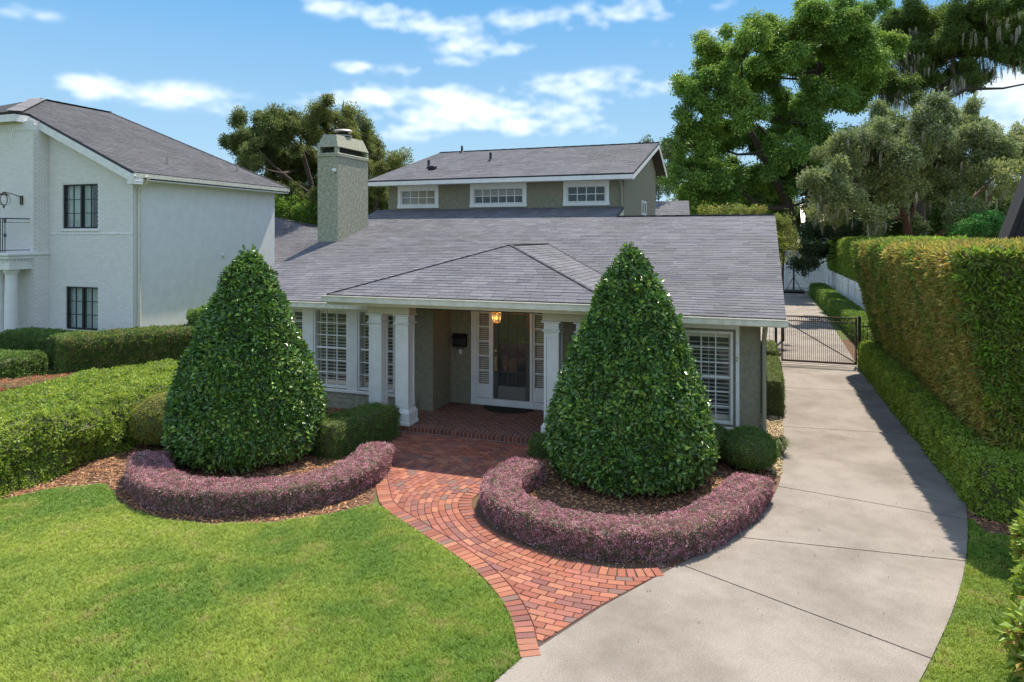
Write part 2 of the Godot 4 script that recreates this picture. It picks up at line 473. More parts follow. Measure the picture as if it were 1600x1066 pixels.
# shoots spread over the skin of a clipped shape
func clothe(called: String, core: MB, leafs: Array, m: Material, per_m2: float, tint: Callable, parent: Node, size := 1.0, jitter := 0.05, wild := 0.35, floor_y := -99.0) -> void:
	var where := []
	var cols := []
	for l in leafs:
		where.append([])
		cols.append([])
	for k in range(0, core.v.size(), 3):
		var a := core.v[k]
		var b := core.v[k + 1]
		var d := core.v[k + 2]
		var cr := (b - a).cross(d - a)
		var area := cr.length() * 0.5
		if area < 1e-6:
			continue
		var nn := -cr.normalized()
		if nn.y < -0.7:
			continue
		var want := area * per_m2
		var cnt := int(want) + (1 if rng.randf() < want - int(want) else 0)
		for i in cnt:
			var s := sqrt(rng.randf())
			var t := rng.randf()
			var p := a * (1.0 - s) + b * (s * (1.0 - t)) + d * (s * t)
			if p.y < floor_y:
				continue
			var q := (nn + Vector3(rng.randfn(), rng.randfn() + 0.5, rng.randfn()) * wild).normalized()
			var w := rng.randi() % leafs.size()
			var sc := size * rng.randf_range(0.65, 1.35)
			where[w].append(Transform3D(aligned(q, rng.randf() * TAU).scaled(Vector3.ONE * sc), p + nn * rng.randf_range(-jitter, jitter)))
			cols[w].append(tint.call(p, nn) * LEAF)
	for w in leafs.size():
		if where[w].size():
			scatter(called, leafs[w], m, where[w], cols[w], parent)

var wob := FastNoiseLite.new()
var wob2 := FastNoiseLite.new()

func wobble(p: Vector3, amp: float, scale := 1.0) -> float:
	return wob.get_noise_3dv(p * scale) * amp

# rounded box with a slightly uneven skin; yaw about y, foot at t.origin
func hedge_box(size: Vector3, round: float, cell: float, amp: float, t: Transform3D, flare := 0.0) -> MB:
	var b := MB.new()
	var h := size * 0.5
	var faces := [[0, 1, 2, 1.0], [0, 1, 2, -1.0], [1, 2, 0, 1.0], [1, 2, 0, -1.0], [2, 0, 1, 1.0], [2, 0, 1, -1.0]]
	for f in faces:
		var i: int = f[0]
		var j: int = f[1]
		var k: int = f[2]
		if k == 1 and f[3] < 0.0:
			continue
		var ni := int(ceil(size[i] / cell))
		var nj := int(ceil(size[j] / cell))
		var grid := []
		for x in ni + 1:
			var row := []
			for y in nj + 1:
				var p := Vector3.ZERO
				p[i] = lerpf(-h[i], h[i], float(x) / ni)
				p[j] = lerpf(-h[j], h[j], float(y) / nj)
				p[k] = h[k] * f[3]
				var q := Vector3(clampf(p.x, -h.x + round, h.x - round), clampf(p.y, -h.y, h.y - round), clampf(p.z, -h.z + round, h.z - round))
				var d := p - q
				if d.length() > 1e-5:
					p = q + d.normalized() * min(round, d.length())
				var wn := (p - Vector3(0, -h.y * 0.3, 0)).normalized()
				var fl := 1.0 + flare * (p.y / size.y + 0.5)
				p = Vector3(p.x * fl, p.y + h.y, p.z * (1.0 + (fl - 1.0) * size.x / size.z))
				p = t * p
				p += (t.basis * wn) * (wobble(p, amp) + wob2.get_noise_3dv(p) * amp * 0.6)
				row.append(p)
			grid.append(row)
		for x in ni:
			for y in nj:
				if f[3] > 0.0:
					b.quad(grid[x][y], grid[x + 1][y], grid[x + 1][y + 1], grid[x][y + 1])
				else:
					b.quad(grid[x][y], grid[x][y + 1], grid[x + 1][y + 1], grid[x + 1][y])
	return b

# solid of revolution with an uneven skin
func turned(o: Vector3, prof: Array, sides: int, amp: float) -> MB:
	var b := MB.new()
	var pts := []
	for i in prof.size():
		var row := []
		for k in sides + 1:
			var a := TAU * k / sides
			var e := Vector3(cos(a), 0, sin(a))
			var p: Vector3 = o + e * prof[i].x + Vector3.UP * prof[i].y
			if prof[i].x > 0.02:
				p += e * (wobble(p, amp) + wob2.get_noise_3dv(p) * amp * 0.7)
			row.append(p)
		row[sides] = row[0]
		pts.append(row)
	for i in prof.size() - 1:
		for k in sides:
			b.quad(pts[i][k + 1], pts[i][k], pts[i + 1][k], pts[i + 1][k + 1])
	return b

# low hedge swept along a curve of (x, -z)
func swept(line: PackedVector2Array, width: float, height: float, amp: float) -> MB:
	var b := MB.new()
	var sec := [Vector2(-0.46, 0.0), Vector2(-0.49, 0.45), Vector2(-0.5, 0.88), Vector2(-0.46, 0.98), Vector2(-0.25, 1.0), Vector2(0, 1.0), Vector2(0.25, 1.0), Vector2(0.46, 0.98), Vector2(0.5, 0.88), Vector2(0.49, 0.45), Vector2(0.46, 0.0)]
	var rows := []
	for i in line.size():
		var d := (line[min(i + 1, line.size() - 1)] - line[max(i - 1, 0)]).normalized()
		var s := Vector2(d.y, -d.x)
		var row := []
		var e: float = min(i, line.size() - 1 - i) * 0.12
		var sq: float = sqrt(clampf(e / 0.3 * (2.0 - e / 0.3), 0.02, 1.0)) if e < 0.3 else 1.0
		for q in sec:
			var g: Vector2 = line[i] + s * q.x * width * (0.55 + 0.45 * sq)
			var p := Vector3(g.x, q.y * height * (0.75 + 0.25 * sq), -g.y)
			p += Vector3(s.x, 0, -s.y) * signf(q.x) * wobble(p, amp, 1.7)
			p.y += wob2.get_noise_3dv(p) * amp * 0.7 * q.y
			row.append(p)
		rows.append(row)
	for i in line.size() - 1:
		for k in sec.size() - 1:
			b.quad(rows[i][k], rows[i][k + 1], rows[i + 1][k + 1], rows[i + 1][k])
	for e in [0, line.size() - 1]:
		for k in range(1, sec.size() - 2):
			if e != 0:
				b.tri(rows[e][0], rows[e][k], rows[e][k + 1])
			else:
				b.tri(rows[e][0], rows[e][k + 1], rows[e][k])
	return b

func resample(p: PackedVector2Array, step: float) -> PackedVector2Array:
	var out := PackedVector2Array([p[0]])
	var left := step
	for i in p.size() - 1:
		var a := p[i]
		var b := p[i + 1]
		var ln := a.distance_to(b)
		var at := 0.0
		while ln - at >= left:
			at += left
			out.append(a.lerp(b, at / ln))
			left = step
		left -= ln - at
	return out

func mixed(pal: Array, wild := 0.18) -> Color:
	var a: Color = pal[rng.randi() % pal.size()]
	var k := 1.0 + rng.randf_range(-wild, wild)
	return Color(a.r * k, a.g * k, a.b * k)

# a tree: limbs as tapered tubes, crown as leaf clumps spread through the lobes
func loose_wood(label: String, lobes: Array, leaf: Mesh, pal: Array, per_m3: float, size: float) -> void:
	var where := []
	var cols := []
	for k in range(0, lobes.size(), 4):
		var r: float = lobes[k + 3]
		for i in int(per_m3 * r * r * r * 4.2):
			var d := Vector3(rng.randfn(), rng.randfn() * 0.9, rng.randfn()).normalized() * r * pow(rng.randf(), 0.5)
			where.append(Transform3D(Basis.from_euler(Vector3(rng.randf_range(-.6, .6), rng.randf() * TAU, rng.randf_range(-.6, .6))).scaled(Vector3.ONE * size * rng.randf_range(0.7, 1.25)), V(lobes[k], lobes[k + 1], lobes[k + 2]) + d))
			cols.append(mixed(pal, 0.2) * LEAF)
	var o := scatter(numbered("distant_wood"), leaf, M.leaf, where, cols, self)
	o.set_meta("label", label)
	o.set_meta("category", "woodland")

func tree(called: String, label: String, category: String, limbs: Array, lobes: Array, leafs: Array, lm: Material, bark: Material, per_m3: float, pal: Array, size := 1.0, shell := 0.55, group := "") -> Node3D:
	var at: Vector3 = limbs[0][0] if limbs.size() else V(lobes[0], 0, lobes[2])
	var t := thing(called, label, category, V(at.x, 0, at.z), group)
	var off := Vector3.ZERO
	var wood := MB.new()
	for l in limbs:
		var pts := []
		var rad := []
		var r0: float = l[l.size() - 1]
		var cnt: int = l.size() - 1
		for i in cnt:
			pts.append(l[i] + off)
			rad.append(r0 * (1.0 - 0.7 * i / max(1.0, cnt - 1.0)))
		var dense := []
		var drad := []
		for i in cnt - 1:
			for s in 4:
				var f := s / 4.0
				dense.append(pts[i].cubic_interpolate(pts[i + 1], pts[max(i - 1, 0)], pts[min(i + 2, cnt - 1)], f))
				drad.append(lerpf(rad[i], rad[i + 1], f))
		dense.append(pts[-1])
		drad.append(rad[-1])
		wood.tube(dense, drad, 9)
	# twigs reach from the nearest limb into each lobe
	for k in range(0, lobes.size(), 4):
		var c := V(lobes[k], lobes[k + 1], lobes[k + 2]) + off
		var best := 1e9
		var from := V(at.x, 0.5, at.z)
		for l in limbs:
			for i in l.size() - 1:
				var p: Vector3 = l[i] + off
				if p.y < c.y + 1.0 and p.distance_to(c) < best:
					best = p.distance_to(c)
					from = p
		var r: float = lobes[k + 3]
		var mid := from.lerp(c, 0.5) + Vector3(rng.randfn(), -0.6, rng.randfn()) * r * 0.25
		wood.tube([from, mid, c], [r * 0.07, r * 0.045, r * 0.02], 6)
		for j in 6:
			var e := c + Vector3(rng.randfn(), rng.randfn() * 0.7, rng.randfn()).normalized() * r * 0.85
			wood.tube([mid.lerp(c, 0.6), c.lerp(e, 0.5) + Vector3(0, r * 0.06, 0), e], [r * 0.025, r * 0.015, r * 0.006], 4, Color.WHITE, false)
	part("trunk", wood, bark, t)
	var where := []
	var cols := []
	for l in leafs:
		where.append([])
		cols.append([])
	for k in range(0, lobes.size(), 4):
		var c := V(lobes[k], lobes[k + 1], lobes[k + 2]) + off
		var r: float = lobes[k + 3]
		var hue := rng.randf_range(-0.16, 0.16)
		# each lobe is a handful of smaller tufts so that gaps stay between them
		var tufts := []
		for j in 15:
			var d := Vector3(rng.randfn(), rng.randfn() * 0.75 + 0.15, rng.randfn()).normalized()
			tufts.append([c + d * r * rng.randf_range(0.35, 1.15), r * rng.randf_range(0.16, 0.36)])
		var cnt := int(per_m3 * r * r * r * 4.2)
		for i in cnt:
			var tf: Array = tufts[rng.randi() % tufts.size()]
			var d := Vector3(rng.randfn(), rng.randfn() * 0.8, rng.randfn()).normalized()
			var p: Vector3 = tf[0] + d * tf[1] * pow(rng.randf(), shell)
			var w := rng.randi() % leafs.size()
			where[w].append(Transform3D(Basis.from_euler(Vector3(rng.randf_range(-.6, .6), rng.randf() * TAU, rng.randf_range(-.6, .6))).scaled(Vector3.ONE * size * rng.randf_range(0.7, 1.25)), p))
			var cc: Color = mixed(pal, 0.2)
			cols[w].append(Color(cc.r * (1.0 + hue), cc.g * (1.0 + hue * 0.6), cc.b) * LEAF)
	for w in leafs.size():
		scatter("crown", leafs[w], lm, where[w], cols[w], t)
	return t

# ------------------------------------------------------------------ building helpers
func wall_mesh(b: MB, x0: float, x1: float, y0: float, y1: float, zf: float, th: float, holes: Array) -> void:
	var xs := [x0, x1]
	var ys := [y0, y1]
	for h in holes:
		for q in [h[0], h[1]]:
			if q > x0 and q < x1 and not xs.has(q):
				xs.append(q)
		for q in [h[2], h[3]]:
			if q > y0 and q < y1 and not ys.has(q):
				ys.append(q)
	xs.sort()
	ys.sort()
	for i in xs.size() - 1:
		for j in ys.size() - 1:
			var mx: float = (xs[i] + xs[i + 1]) * 0.5
			var my: float = (ys[j] + ys[j + 1]) * 0.5
			var open := false
			for h in holes:
				if mx > h[0] and mx < h[1] and my > h[2] and my < h[3]:
					open = true
			if open:
				continue
			b.quad(V(xs[i], ys[j], zf), V(xs[i + 1], ys[j], zf), V(xs[i + 1], ys[j + 1], zf), V(xs[i], ys[j + 1], zf))
			b.quad(V(xs[i + 1], ys[j], zf - th), V(xs[i], ys[j], zf - th), V(xs[i], ys[j + 1], zf - th), V(xs[i + 1], ys[j + 1], zf - th))
	for r in [[x0, x1, y0, y1, -1.0]] + holes.map(func(h): return [h[0], h[1], h[2], h[3], 1.0]):
		var a := V(r[0], r[2], zf)
		var d := V(r[1], r[3], zf - th)
		if r[4] > 0.0:
			b.quad(V(a.x, a.y, d.z), V(d.x, a.y, d.z), V(d.x, a.y, a.z), V(a.x, a.y, a.z))
			b.quad(V(a.x, d.y, a.z), V(d.x, d.y, a.z), V(d.x, d.y, d.z), V(a.x, d.y, d.z))
			b.quad(V(a.x, a.y, a.z), V(a.x, d.y, a.z), V(a.x, d.y, d.z), V(a.x, a.y, d.z))
			b.quad(V(d.x, a.y, d.z), V(d.x, d.y, d.z), V(d.x, d.y, a.z), V(d.x, a.y, a.z))
		else:
			b.quad(V(a.x, d.y, a.z), V(d.x, d.y, a.z), V(d.x, d.y, d.z), V(a.x, d.y, d.z))
			b.quad(V(a.x, a.y, d.z), V(a.x, a.y, a.z), V(a.x, d.y, a.z), V(a.x, d.y, d.z))
			b.quad(V(d.x, a.y, a.z), V(d.x, a.y, d.z), V(d.x, d.y, d.z), V(d.x, d.y, a.z))

func cb(b: MB, a: Vector3, d: Vector3, ch := 0.006) -> void:
	b.cbox(Transform3D(Basis(), (a + d) * 0.5), (d - a).abs(), ch)

# a window in the plane z: x0..x1, y0..y1 is the light; bars gives the y of each sash joint
func window(parent: Node, x0: float, x1: float, y0: float, y1: float, z: float, joints: Array, cols: int, rows: int, fw: float, fm: Material, slatted: bool, bar := 0.022) -> MeshInstance3D:
	var f := MB.new()
	cb(f, V(x0 - fw, y0 - fw, z - 0.13), V(x0, y1 + fw, z + 0.018))
	cb(f, V(x1, y0 - fw, z - 0.13), V(x1 + fw, y1 + fw, z + 0.018))
	cb(f, V(x0, y1, z - 0.128), V(x1, y1 + fw, z + 0.016))
	cb(f, V(x0, y0 - fw, z - 0.128), V(x1, y0, z + 0.016))
	for y in joints:
		cb(f, V(x0, y - 0.024, z - 0.075), V(x1, y + 0.024, z - 0.02))
	var w := part("window", f, fm, parent)
	var mun := MB.new()
	var ys := [y0] + joints + [y1]
	var pane := QuadMesh.new()
	var pw := (x1 - x0) / cols
	var ph: float = (ys[1] - ys[0]) / rows
	pane.size = Vector2(pw - 0.002, ph - 0.002)
	for c in range(1, cols):
		var x := x0 + pw * c
		mun.box(V(x - bar * 0.5, y0, z - 0.066), V(x + bar * 0.5, y1, z - 0.03))
	for s in ys.size() - 1:
		var hh: float = (ys[s + 1] - ys[s]) / rows
		for r in range(1, rows):
			var y: float = ys[s] + hh * r
			mun.box(V(x0, y - bar * 0.5, z - 0.068), V(x1, y + bar * 0.5, z - 0.032))
		for r in rows:
			for c in cols:
				var o := inst("pane", pane, M.glass, w)
				o.position = V(x0 + pw * (c + 0.5), ys[s] + hh * (r + 0.5), z - 0.05)
	if cols * rows > 1:
		part("muntin", mun, fm, w)
	if slatted:
		var st := MB.new()
		var mid := (x0 + x1) * 0.5
		for e in [[x0, x0 + 0.035], [x1 - 0.035, x1]]:
			st.box(V(e[0], y0, z - 0.19), V(e[1], y1, z - 0.155))
		for e in [[y0, y0 + 0.1], [y1 - 0.09, y1]]:
			st.box(V(x0, e[0], z - 0.188), V(x1, e[1], z - 0.157))
		for e in [mid]:
			st.box(V(e - 0.006, y0 + 0.1, z - 0.14), V(e + 0.006, y1 - 0.1, z - 0.13))
		part("shutter", st, M.slat_paint, w)
		var sl := MB.new()
		sl.cbox(Transform3D(), V(x1 - x0 - 0.07, 0.01, 0.062), 0.003)
		var sm := sl.mesh()
		var yy := y0 + 0.145
		while yy < y1 - 0.12:
			for e in [mid]:
				var o := inst("slat", sm, M.slat_paint, w)
				o.position = V(e, yy, z - 0.172)
				o.rotation.x = 0.12
			yy += 0.081
	return w

# roof field: planar outline in world space, eave direction and slope direction; the tabs are stored and built later
func shingle_field(roof: Node, outline: Array, org: Vector3, ex: Vector3, ey: Vector3, bank: Array, tone := 1.0, expo := 0.145) -> void:
	var t := Transform3D(Basis(ex, ey, ex.cross(ey)), org)
	var inv := t.affine_inverse()
	var poly := PackedVector2Array()
	var lo := Vector2(1e9, 1e9)
	var hi := -lo
	for p in outline:
		var q := inv * (p as Vector3)
		poly.append(Vector2(q.x, q.y))
		lo = lo.min(poly[-1])
		hi = hi.max(poly[-1])
	var cam := Vector3(0, CAM_H, 0)
	var rows := int(ceil((hi.y - lo.y) / expo))
	for j in rows:
		var y := lo.y + j * expo
		var x := lo.x - rng.randf() * 0.4
		while x < hi.x:
			var w := rng.randf_range(0.16, 0.46)
			var q := PackedVector2Array([Vector2(x + 0.003, y), Vector2(x + w - 0.003, y), Vector2(x + w - 0.003, y + expo), Vector2(x + 0.003, y + expo)])
			x += w
			var inside := true
			for e in q:
				if not Geometry2D.is_point_in_polygon(e, poly):
					inside = false
			var got: Array = [q] if inside else Geometry2D.intersect_polygons(q, poly)
			for g in got:
				if g.size() < 3:
					continue
				var k := tone * rng.randf_range(0.82, 1.16)
				var col := Color(0.148 * k, 0.145 * k, 0.160 * k)
				var wx: Vector3 = t * Vector3(q[0].x, q[0].y, 0)
				k *= 1.0 + 0.28 * wob.get_noise_3dv(wx * 0.8) + 0.2 * wob.get_noise_3dv(wx * 0.2)
				col = Color(0.148 * k, 0.145 * k, 0.160 * k)
				if rng.randf() < 0.12:
					col = Color(0.13 * k, 0.13 * k, 0.152 * k)
				var mid: Vector3 = t * Vector3(g[0].x, g[0].y, 0)
				bank.append({"poly": g, "t": t, "y": y, "e": expo, "c": col, "roof": roof, "d": mid.distance_to(cam), "lift": rng.randf_range(0.008, 0.013)})

func add_tab(b: MB, s: Dictionary) -> void:
	var p: PackedVector2Array = s.poly
	if Geometry2D.is_polygon_clockwise(p):
		p.reverse()
	var t: Transform3D = s.t
	var top := []
	for q in p:
		top.append(t * Vector3(q.x, q.y, s.lift - (s.lift - 0.003) * clampf((q.y - s.y) / s.e, 0, 1)))
	for i in p.size():
		var j := (i + 1) % p.size()
		b.quad(t * Vector3(p[i].x, p[i].y, -0.004), t * Vector3(p[j].x, p[j].y, -0.004), top[j], top[i], s.c)
	for i in range(1, p.size() - 1):
		b.tri(top[0], top[i], top[i + 1], s.c)

func lay_shingles(bank: Array, singles: int) -> void:
	bank.sort_custom(func(a, b): return a.d < b.d)
	var rest := {}
	for i in bank.size():
		var s: Dictionary = bank[i]
		if i < singles:
			var b := MB.new()
			add_tab(b, s)
			part("shingle", b, M.shingle, s.roof)
		else:
			if not rest.has(s.roof):
				rest[s.roof] = MB.new()
			add_tab(rest[s.roof], s)
	for r in rest:
		part("shingle_courses", rest[r], M.shingle, r, "stuff")

# planar roof deck of a given thickness under the shingles
func deck(b: MB, outline: Array, th: float) -> void:
	var a: Vector3 = outline[0]
	var nn: Vector3 = ((outline[1] - a) as Vector3).cross(outline[2] - a).normalized()
	if nn.y < 0:
		nn = -nn
	var ex: Vector3 = ((outline[1] - a) as Vector3).normalized()
	var t := Transform3D(Basis(ex, nn.cross(ex), nn), a)
	var inv := t.affine_inverse()
	var p := PackedVector2Array()
	for q in outline:
		var l := inv * (q as Vector3)
		p.append(Vector2(l.x, l.y))
	b.slab(p, t, -th, -0.004, Color.WHITE, 0.0, true)

func cap_line(b: MB, a: Vector3, d: Vector3, w: float, lift: float, col: Color) -> void:
	var ln := a.distance_to(d)
	var cnt := int(ln / 0.2)
	var ex := (d - a).normalized()
	var side := ex.cross(Vector3.UP).normalized()
	var up := side.cross(ex)
	for i in cnt:
		var k := rng.randf_range(0.75, 1.2)
		var c := a.lerp(d, (i + 0.5) / cnt) + up * (lift + 0.004 * (i % 2))
		b.obox(Transform3D(Basis(ex, up, ex.cross(up)), c), Vector3(0.21, 0.014, w), Color(col.r * k, col.g * k, col.b * k))

func gutter(b: MB, a: Vector3, d: Vector3) -> void:
	# open trough along the eave from a to d, which hold its back upper edge
	var ex := (d - a).normalized()
	var out := ex.cross(Vector3.UP).normalized()
	var ln := a.distance_to(d)
	var mid := (a + d) * 0.5
	var bs := Basis(ex, Vector3.UP, -out)
	b.obox(Transform3D(bs, mid + out * 0.006 + Vector3(0, -0.075, 0)), Vector3(ln, 0.15, 0.012))
	b.obox(Transform3D(bs, mid + out * 0.055 + Vector3(0, -0.118, 0)), Vector3(ln, 0.012, 0.1))
	b.obox(Transform3D(bs, mid + out * 0.108 + Vector3(0, -0.068, 0)), Vector3(ln, 0.112, 0.012))
	b.obox(Transform3D(bs, mid + out * 0.112 + Vector3(0, -0.008, 0)), Vector3(ln, 0.016, 0.03))
	for e in [a + ex * 0.006, d - ex * 0.006]:
		b.obox(Transform3D(bs, e + out * 0.06 + Vector3(0, -0.066, 0)), Vector3(0.013, 0.11, 0.1))

# ------------------------------------------------------------------ the bungalow
const EZ := -13.55
const EY := 2.58
const RZ := -21.3
const RY := 4.74
const WZ := -14.0
const DZ := -14.95

func main_y(z: float) -> float:
	return EY + (RY - EY) / (EZ - RZ) * (EZ - z)

func column(parent: Node, cx: float) -> void:
	var z := -12.9
	var b := MB.new()
	var y0 := 0.13
	# panelled shaft: a core with four raised corner stiles and rails
	cb(b, V(cx - 0.135, y0 + 0.33, z - 0.135), V(cx + 0.135, 2.25, z + 0.135), 0.004)
	for sx in [-1, 1]:
		for sz in [-1, 1]:
			cb(b, V(cx + sx * 0.152, y0 + 0.33, z + sz * 0.152), V(cx + sx * 0.1, 2.25, z + sz * 0.1), 0.005)
	for yy in [[y0 + 0.33, y0 + 0.42], [2.12, 2.25]]:
		cb(b, V(cx - 0.148, yy[0], z - 0.148), V(cx + 0.148, yy[1], z + 0.148), 0.004)
	var c := part("column", b, M.white_paint, parent)
	var p := MB.new()
	cb(p, V(cx - 0.215, y0, z - 0.215), V(cx + 0.215, y0 + 0.07, z + 0.215), 0.008)
	cb(p, V(cx - 0.2, y0 + 0.07, z - 0.2), V(cx + 0.2, y0 + 0.26, z + 0.2), 0.006)
	var lo := y0 + 0.26
	var ring := [[0.2, lo], [0.165, lo + 0.075]]
	for k in 4:
		var q := [Vector2(-1, 1), Vector2(1, 1), Vector2(1, -1), Vector2(-1, -1)]
		var a: Vector2 = q[k]
		var d: Vector2 = q[(k + 1) % 4]
		p.quad(V(cx + a.x * 0.2, lo, z + a.y * 0.2), V(cx + d.x * 0.2, lo, z + d.y * 0.2), V(cx + d.x * 0.153, lo + 0.08, z + d.y * 0.153), V(cx + a.x * 0.153, lo + 0.08, z + a.y * 0.153))
	part("base", p, M.white_paint, c)
	var t := MB.new()
	cb(t, V(cx - 0.19, 2.25, z - 0.19), V(cx + 0.19, 2.275, z + 0.19), 0.006)
	cb(t, V(cx - 0.168, 2.275, z - 0.168), V(cx + 0.168, 2.295, z + 0.168), 0.005)
	cb(t, V(cx - 0.152, 2.295, z - 0.152), V(cx + 0.152, 2.425, z + 0.152), 0.005)
	cb(t, V(cx - 0.195, 2.425, z - 0.195), V(cx + 0.195, 2.455, z + 0.195), 0.006)
	part("capital", t, M.white_paint, c)

func build_house() -> void:
	var h := thing("bungalow_house", "olive stucco house with grey shingle roofs, white-columned brick porch and tall chimney", "house", V(-6.0, 0, -18.0))
	# --- walls
	var wins := [[-11.32, -10.46], [-10.08, -9.21], [-8.84, -7.95]]
	var holes := wins.map(func(w): return [w[0] - 0.05, w[1] + 0.05, 0.47, 2.37])
	var b := MB.new()
	wall_mesh(b, -12.4, -6.92, 0.0, 2.62, WZ, 0.2, holes)
	part("wall", b, M.stucco, h)
	b = MB.new()
	wall_mesh(b, -3.8, 0.09, 0.0, 2.62, WZ, 0.2, [[-1.35, -0.42, 0.42, 2.24]])
	part("wall", b, M.stucco, h)
	b = MB.new()
	b.box(V(-7.12, 0, WZ - 0.2), V(-6.92, 2.62, DZ - 0.2))
	b.box(V(-3.8, 0, WZ - 0.2), V(-3.6, 2.62, DZ - 0.2))
	wall_mesh(b, -6.92, -3.8, 0.0, 2.8, DZ, 0.2, [[-6.4, -4.32, 0.1, 2.46]])
	part("wall", b, M.stucco, h)
	b = MB.new()
	# side walls up to the roof, rear wall
	for x in [[-0.11, 0.09], [-12.4, -12.2]]:
		var pts := pv([14.2, 0, 28.8, 0, 28.8, 2.8, 21.3, main_y(RZ) - 0.12, 14.2, main_y(-14.2) - 0.12])
		b.slab(pts, Transform3D(Basis(Vector3.FORWARD, Vector3.UP, Vector3.RIGHT), V(x[0], 0, 0)), 0.0, x[1] - x[0], Color.WHITE, 0.0, true)
	b.box(V(-12.2, 0, -28.8), V(-0.11, 2.8, -28.6))
	part("wall", b, M.stucco, h)
	b = MB.new()
	b.box(V(-12.2, 0.0, -28.6), V(-0.11, 0.06, -15.2))
	b.box(V(-12.2, 0.0, -20.2), V(-0.11, 2.6, -20.0))
	part("interior_floor", b, M.interior, h)
	# --- clapboards under the long window
	for k in 3:
		b = MB.new()
		b.obox(Transform3D(Basis(Vector3.RIGHT, -0.09), V(-9.66, 0.07 + k * 0.125, WZ + 0.022)), V(4.66, 0.135, 0.018))
		part("plank", b, M.stucco_chimney, h)
	# --- window group
	var sur := MB.new()
	var posts := [[-11.75, -11.37], [-10.41, -10.13], [-9.16, -8.89], [-7.9, -7.5]]
	for p in posts:
		cb(sur, V(p[0], 0.45, WZ), V(p[1], 2.42, WZ + 0.035))
	cb(sur, V(-11.75, 2.42, WZ), V(-7.5, 2.47, WZ + 0.035))
	cb(sur, V(-11.8, 0.38, WZ), V(-7.45, 0.45, WZ + 0.075), 0.01)
	part("window_surround", sur, M.white_paint, h)
	sur = MB.new()
	cb(sur, V(-1.47, 0.27, WZ), V(-1.4, 2.4, WZ + 0.035))
	cb(sur, V(-0.37, 0.27, WZ), V(-0.3, 2.4, WZ + 0.035))
	cb(sur, V(-1.4, 2.29, WZ), V(-0.37, 2.4, WZ + 0.033))
	cb(sur, V(-1.47, 0.2, WZ), V(-0.3, 0.27, WZ + 0.05), 0.01)
	cb(sur, V(-1.4, 0.27, WZ), V(-0.37, 0.37, WZ + 0.028))
	part("window_surround", sur, M.white_paint, h)
	for w in wins:
		window(h, w[0], w[1], 0.52, 2.32, WZ, [1.42], 3, 3, 0.05, M.white_paint, true)
	window(h, -1.3, -0.47, 0.47, 2.19, WZ, [1.33], 3, 3, 0.05, M.white_paint, true)
	# --- door, sidelights and white door surround
	var df := MB.new()
	for x in [[-6.38, -6.24], [-5.88, -5.815], [-4.905, -4.84], [-4.48, -4.34]]:
		cb(df, V(x[0], 0.15, DZ - 0.12), V(x[1], 2.46, DZ + 0.03))
	for x in [[-6.24, -5.88], [-4.84, -4.48]]:
		cb(df, V(x[0], 0.3, DZ - 0.1), V(x[1], 0.58, DZ + 0.012))
		cb(df, V(x[0] + 0.05, 0.36, DZ), V(x[1] - 0.05, 0.53, DZ + 0.02), 0.008)
		cb(df, V(x[0], 2.34, DZ - 0.1), V(x[1], 2.46, DZ + 0.012))
	cb(df, V(-5.815, 2.38, DZ - 0.1), V(-4.905, 2.46, DZ + 0.012))
	cb(df, V(-6.38, 0.131, DZ - 0.05), V(-4.34, 0.29, DZ + 0.045), 0.01)
	var dn := part("door_surround", df, M.white_paint, h)
	for x in [[-6.19, -5.93], [-4.79, -4.53]]:
		sidelight(h, x[0], x[1])
	var dm := MB.new()
	cb(dm, V(-5.81, 0.3, DZ - 0.07), V(-5.70, 2.375, DZ - 0.02))
	cb(dm, V(-5.02, 0.3, DZ - 0.07), V(-4.91, 2.375, DZ - 0.02))
	cb(dm, V(-5.70, 2.27, DZ - 0.07), V(-5.02, 2.375, DZ - 0.021))
	for k in range(1, 3):
		dm.box(V(-5.70 + k * 0.2267 - 0.011, 0.6, DZ - 0.06), V(-5.70 + k * 0.2267 + 0.011, 2.27, DZ - 0.03))
	for k in range(1, 5):
		dm.box(V(-5.70, 0.6 + k * 0.334 - 0.011, DZ - 0.062), V(-5.02, 0.6 + k * 0.334 + 0.011, DZ - 0.032))
	var door := part("door", dm, M.door_paint, h)
	var kp := MB.new()
	cb(kp, V(-5.70, 0.3, DZ - 0.07), V(-5.02, 0.6, DZ - 0.02))
	part("kick_panel", kp, M.door_panel, door)
	var pane := QuadMesh.new()
	pane.size = Vector2(0.22, 0.328)
	for c in 3:
		for r in 5:
			var o := inst("pane", pane, M.glass, door)
			o.position = V(-5.70 + 0.2267 * (c + 0.5), 0.6 + 0.334 * (r + 0.5), DZ - 0.045)
	var hd := MB.new()
	hd.tube([V(-5.755, 1.0, DZ + 0.0), V(-5.755, 1.02, DZ + 0.045), V(-5.755, 1.2, DZ + 0.05), V(-5.755, 1.24, DZ + 0.0)], [0.012, 0.011, 0.011, 0.014], 8)
	hd.box(V(-5.785, 0.95, DZ - 0.02), V(-5.725, 1.28, DZ - 0.008))
	hd.tube([V(-5.755, 1.42, DZ - 0.02), V(-5.755, 1.42, DZ + 0.012)], [0.032, 0.03], 12)
	part("handle", hd, M.brass, door)
	# --- columns and the short beams on them
	for cx in [-7.68, -7.035, -3.75, -3.1]:
		column(h, cx)
	for x in [[-7.86, -6.86], [-3.93, -2.92]]:
		b = MB.new()
		cb(b, V(x[0], 2.455, -13.06), V(x[1], 2.68, -12.74))
		cb(b, V(x[0] - 0.035, 2.66, -13.09), V(x[1] + 0.035, 2.718, -12.705), 0.012)
		part("beam", b, M.cream_and_bounce, h)  # the yellow tone paints in light bounced up onto the beams
	# --- porch roof: hip in front, ridge running back into the main roof
	var px0 := -8.6
	var px1 := -2.4
	var py := 2.87
	var pz := -12.33
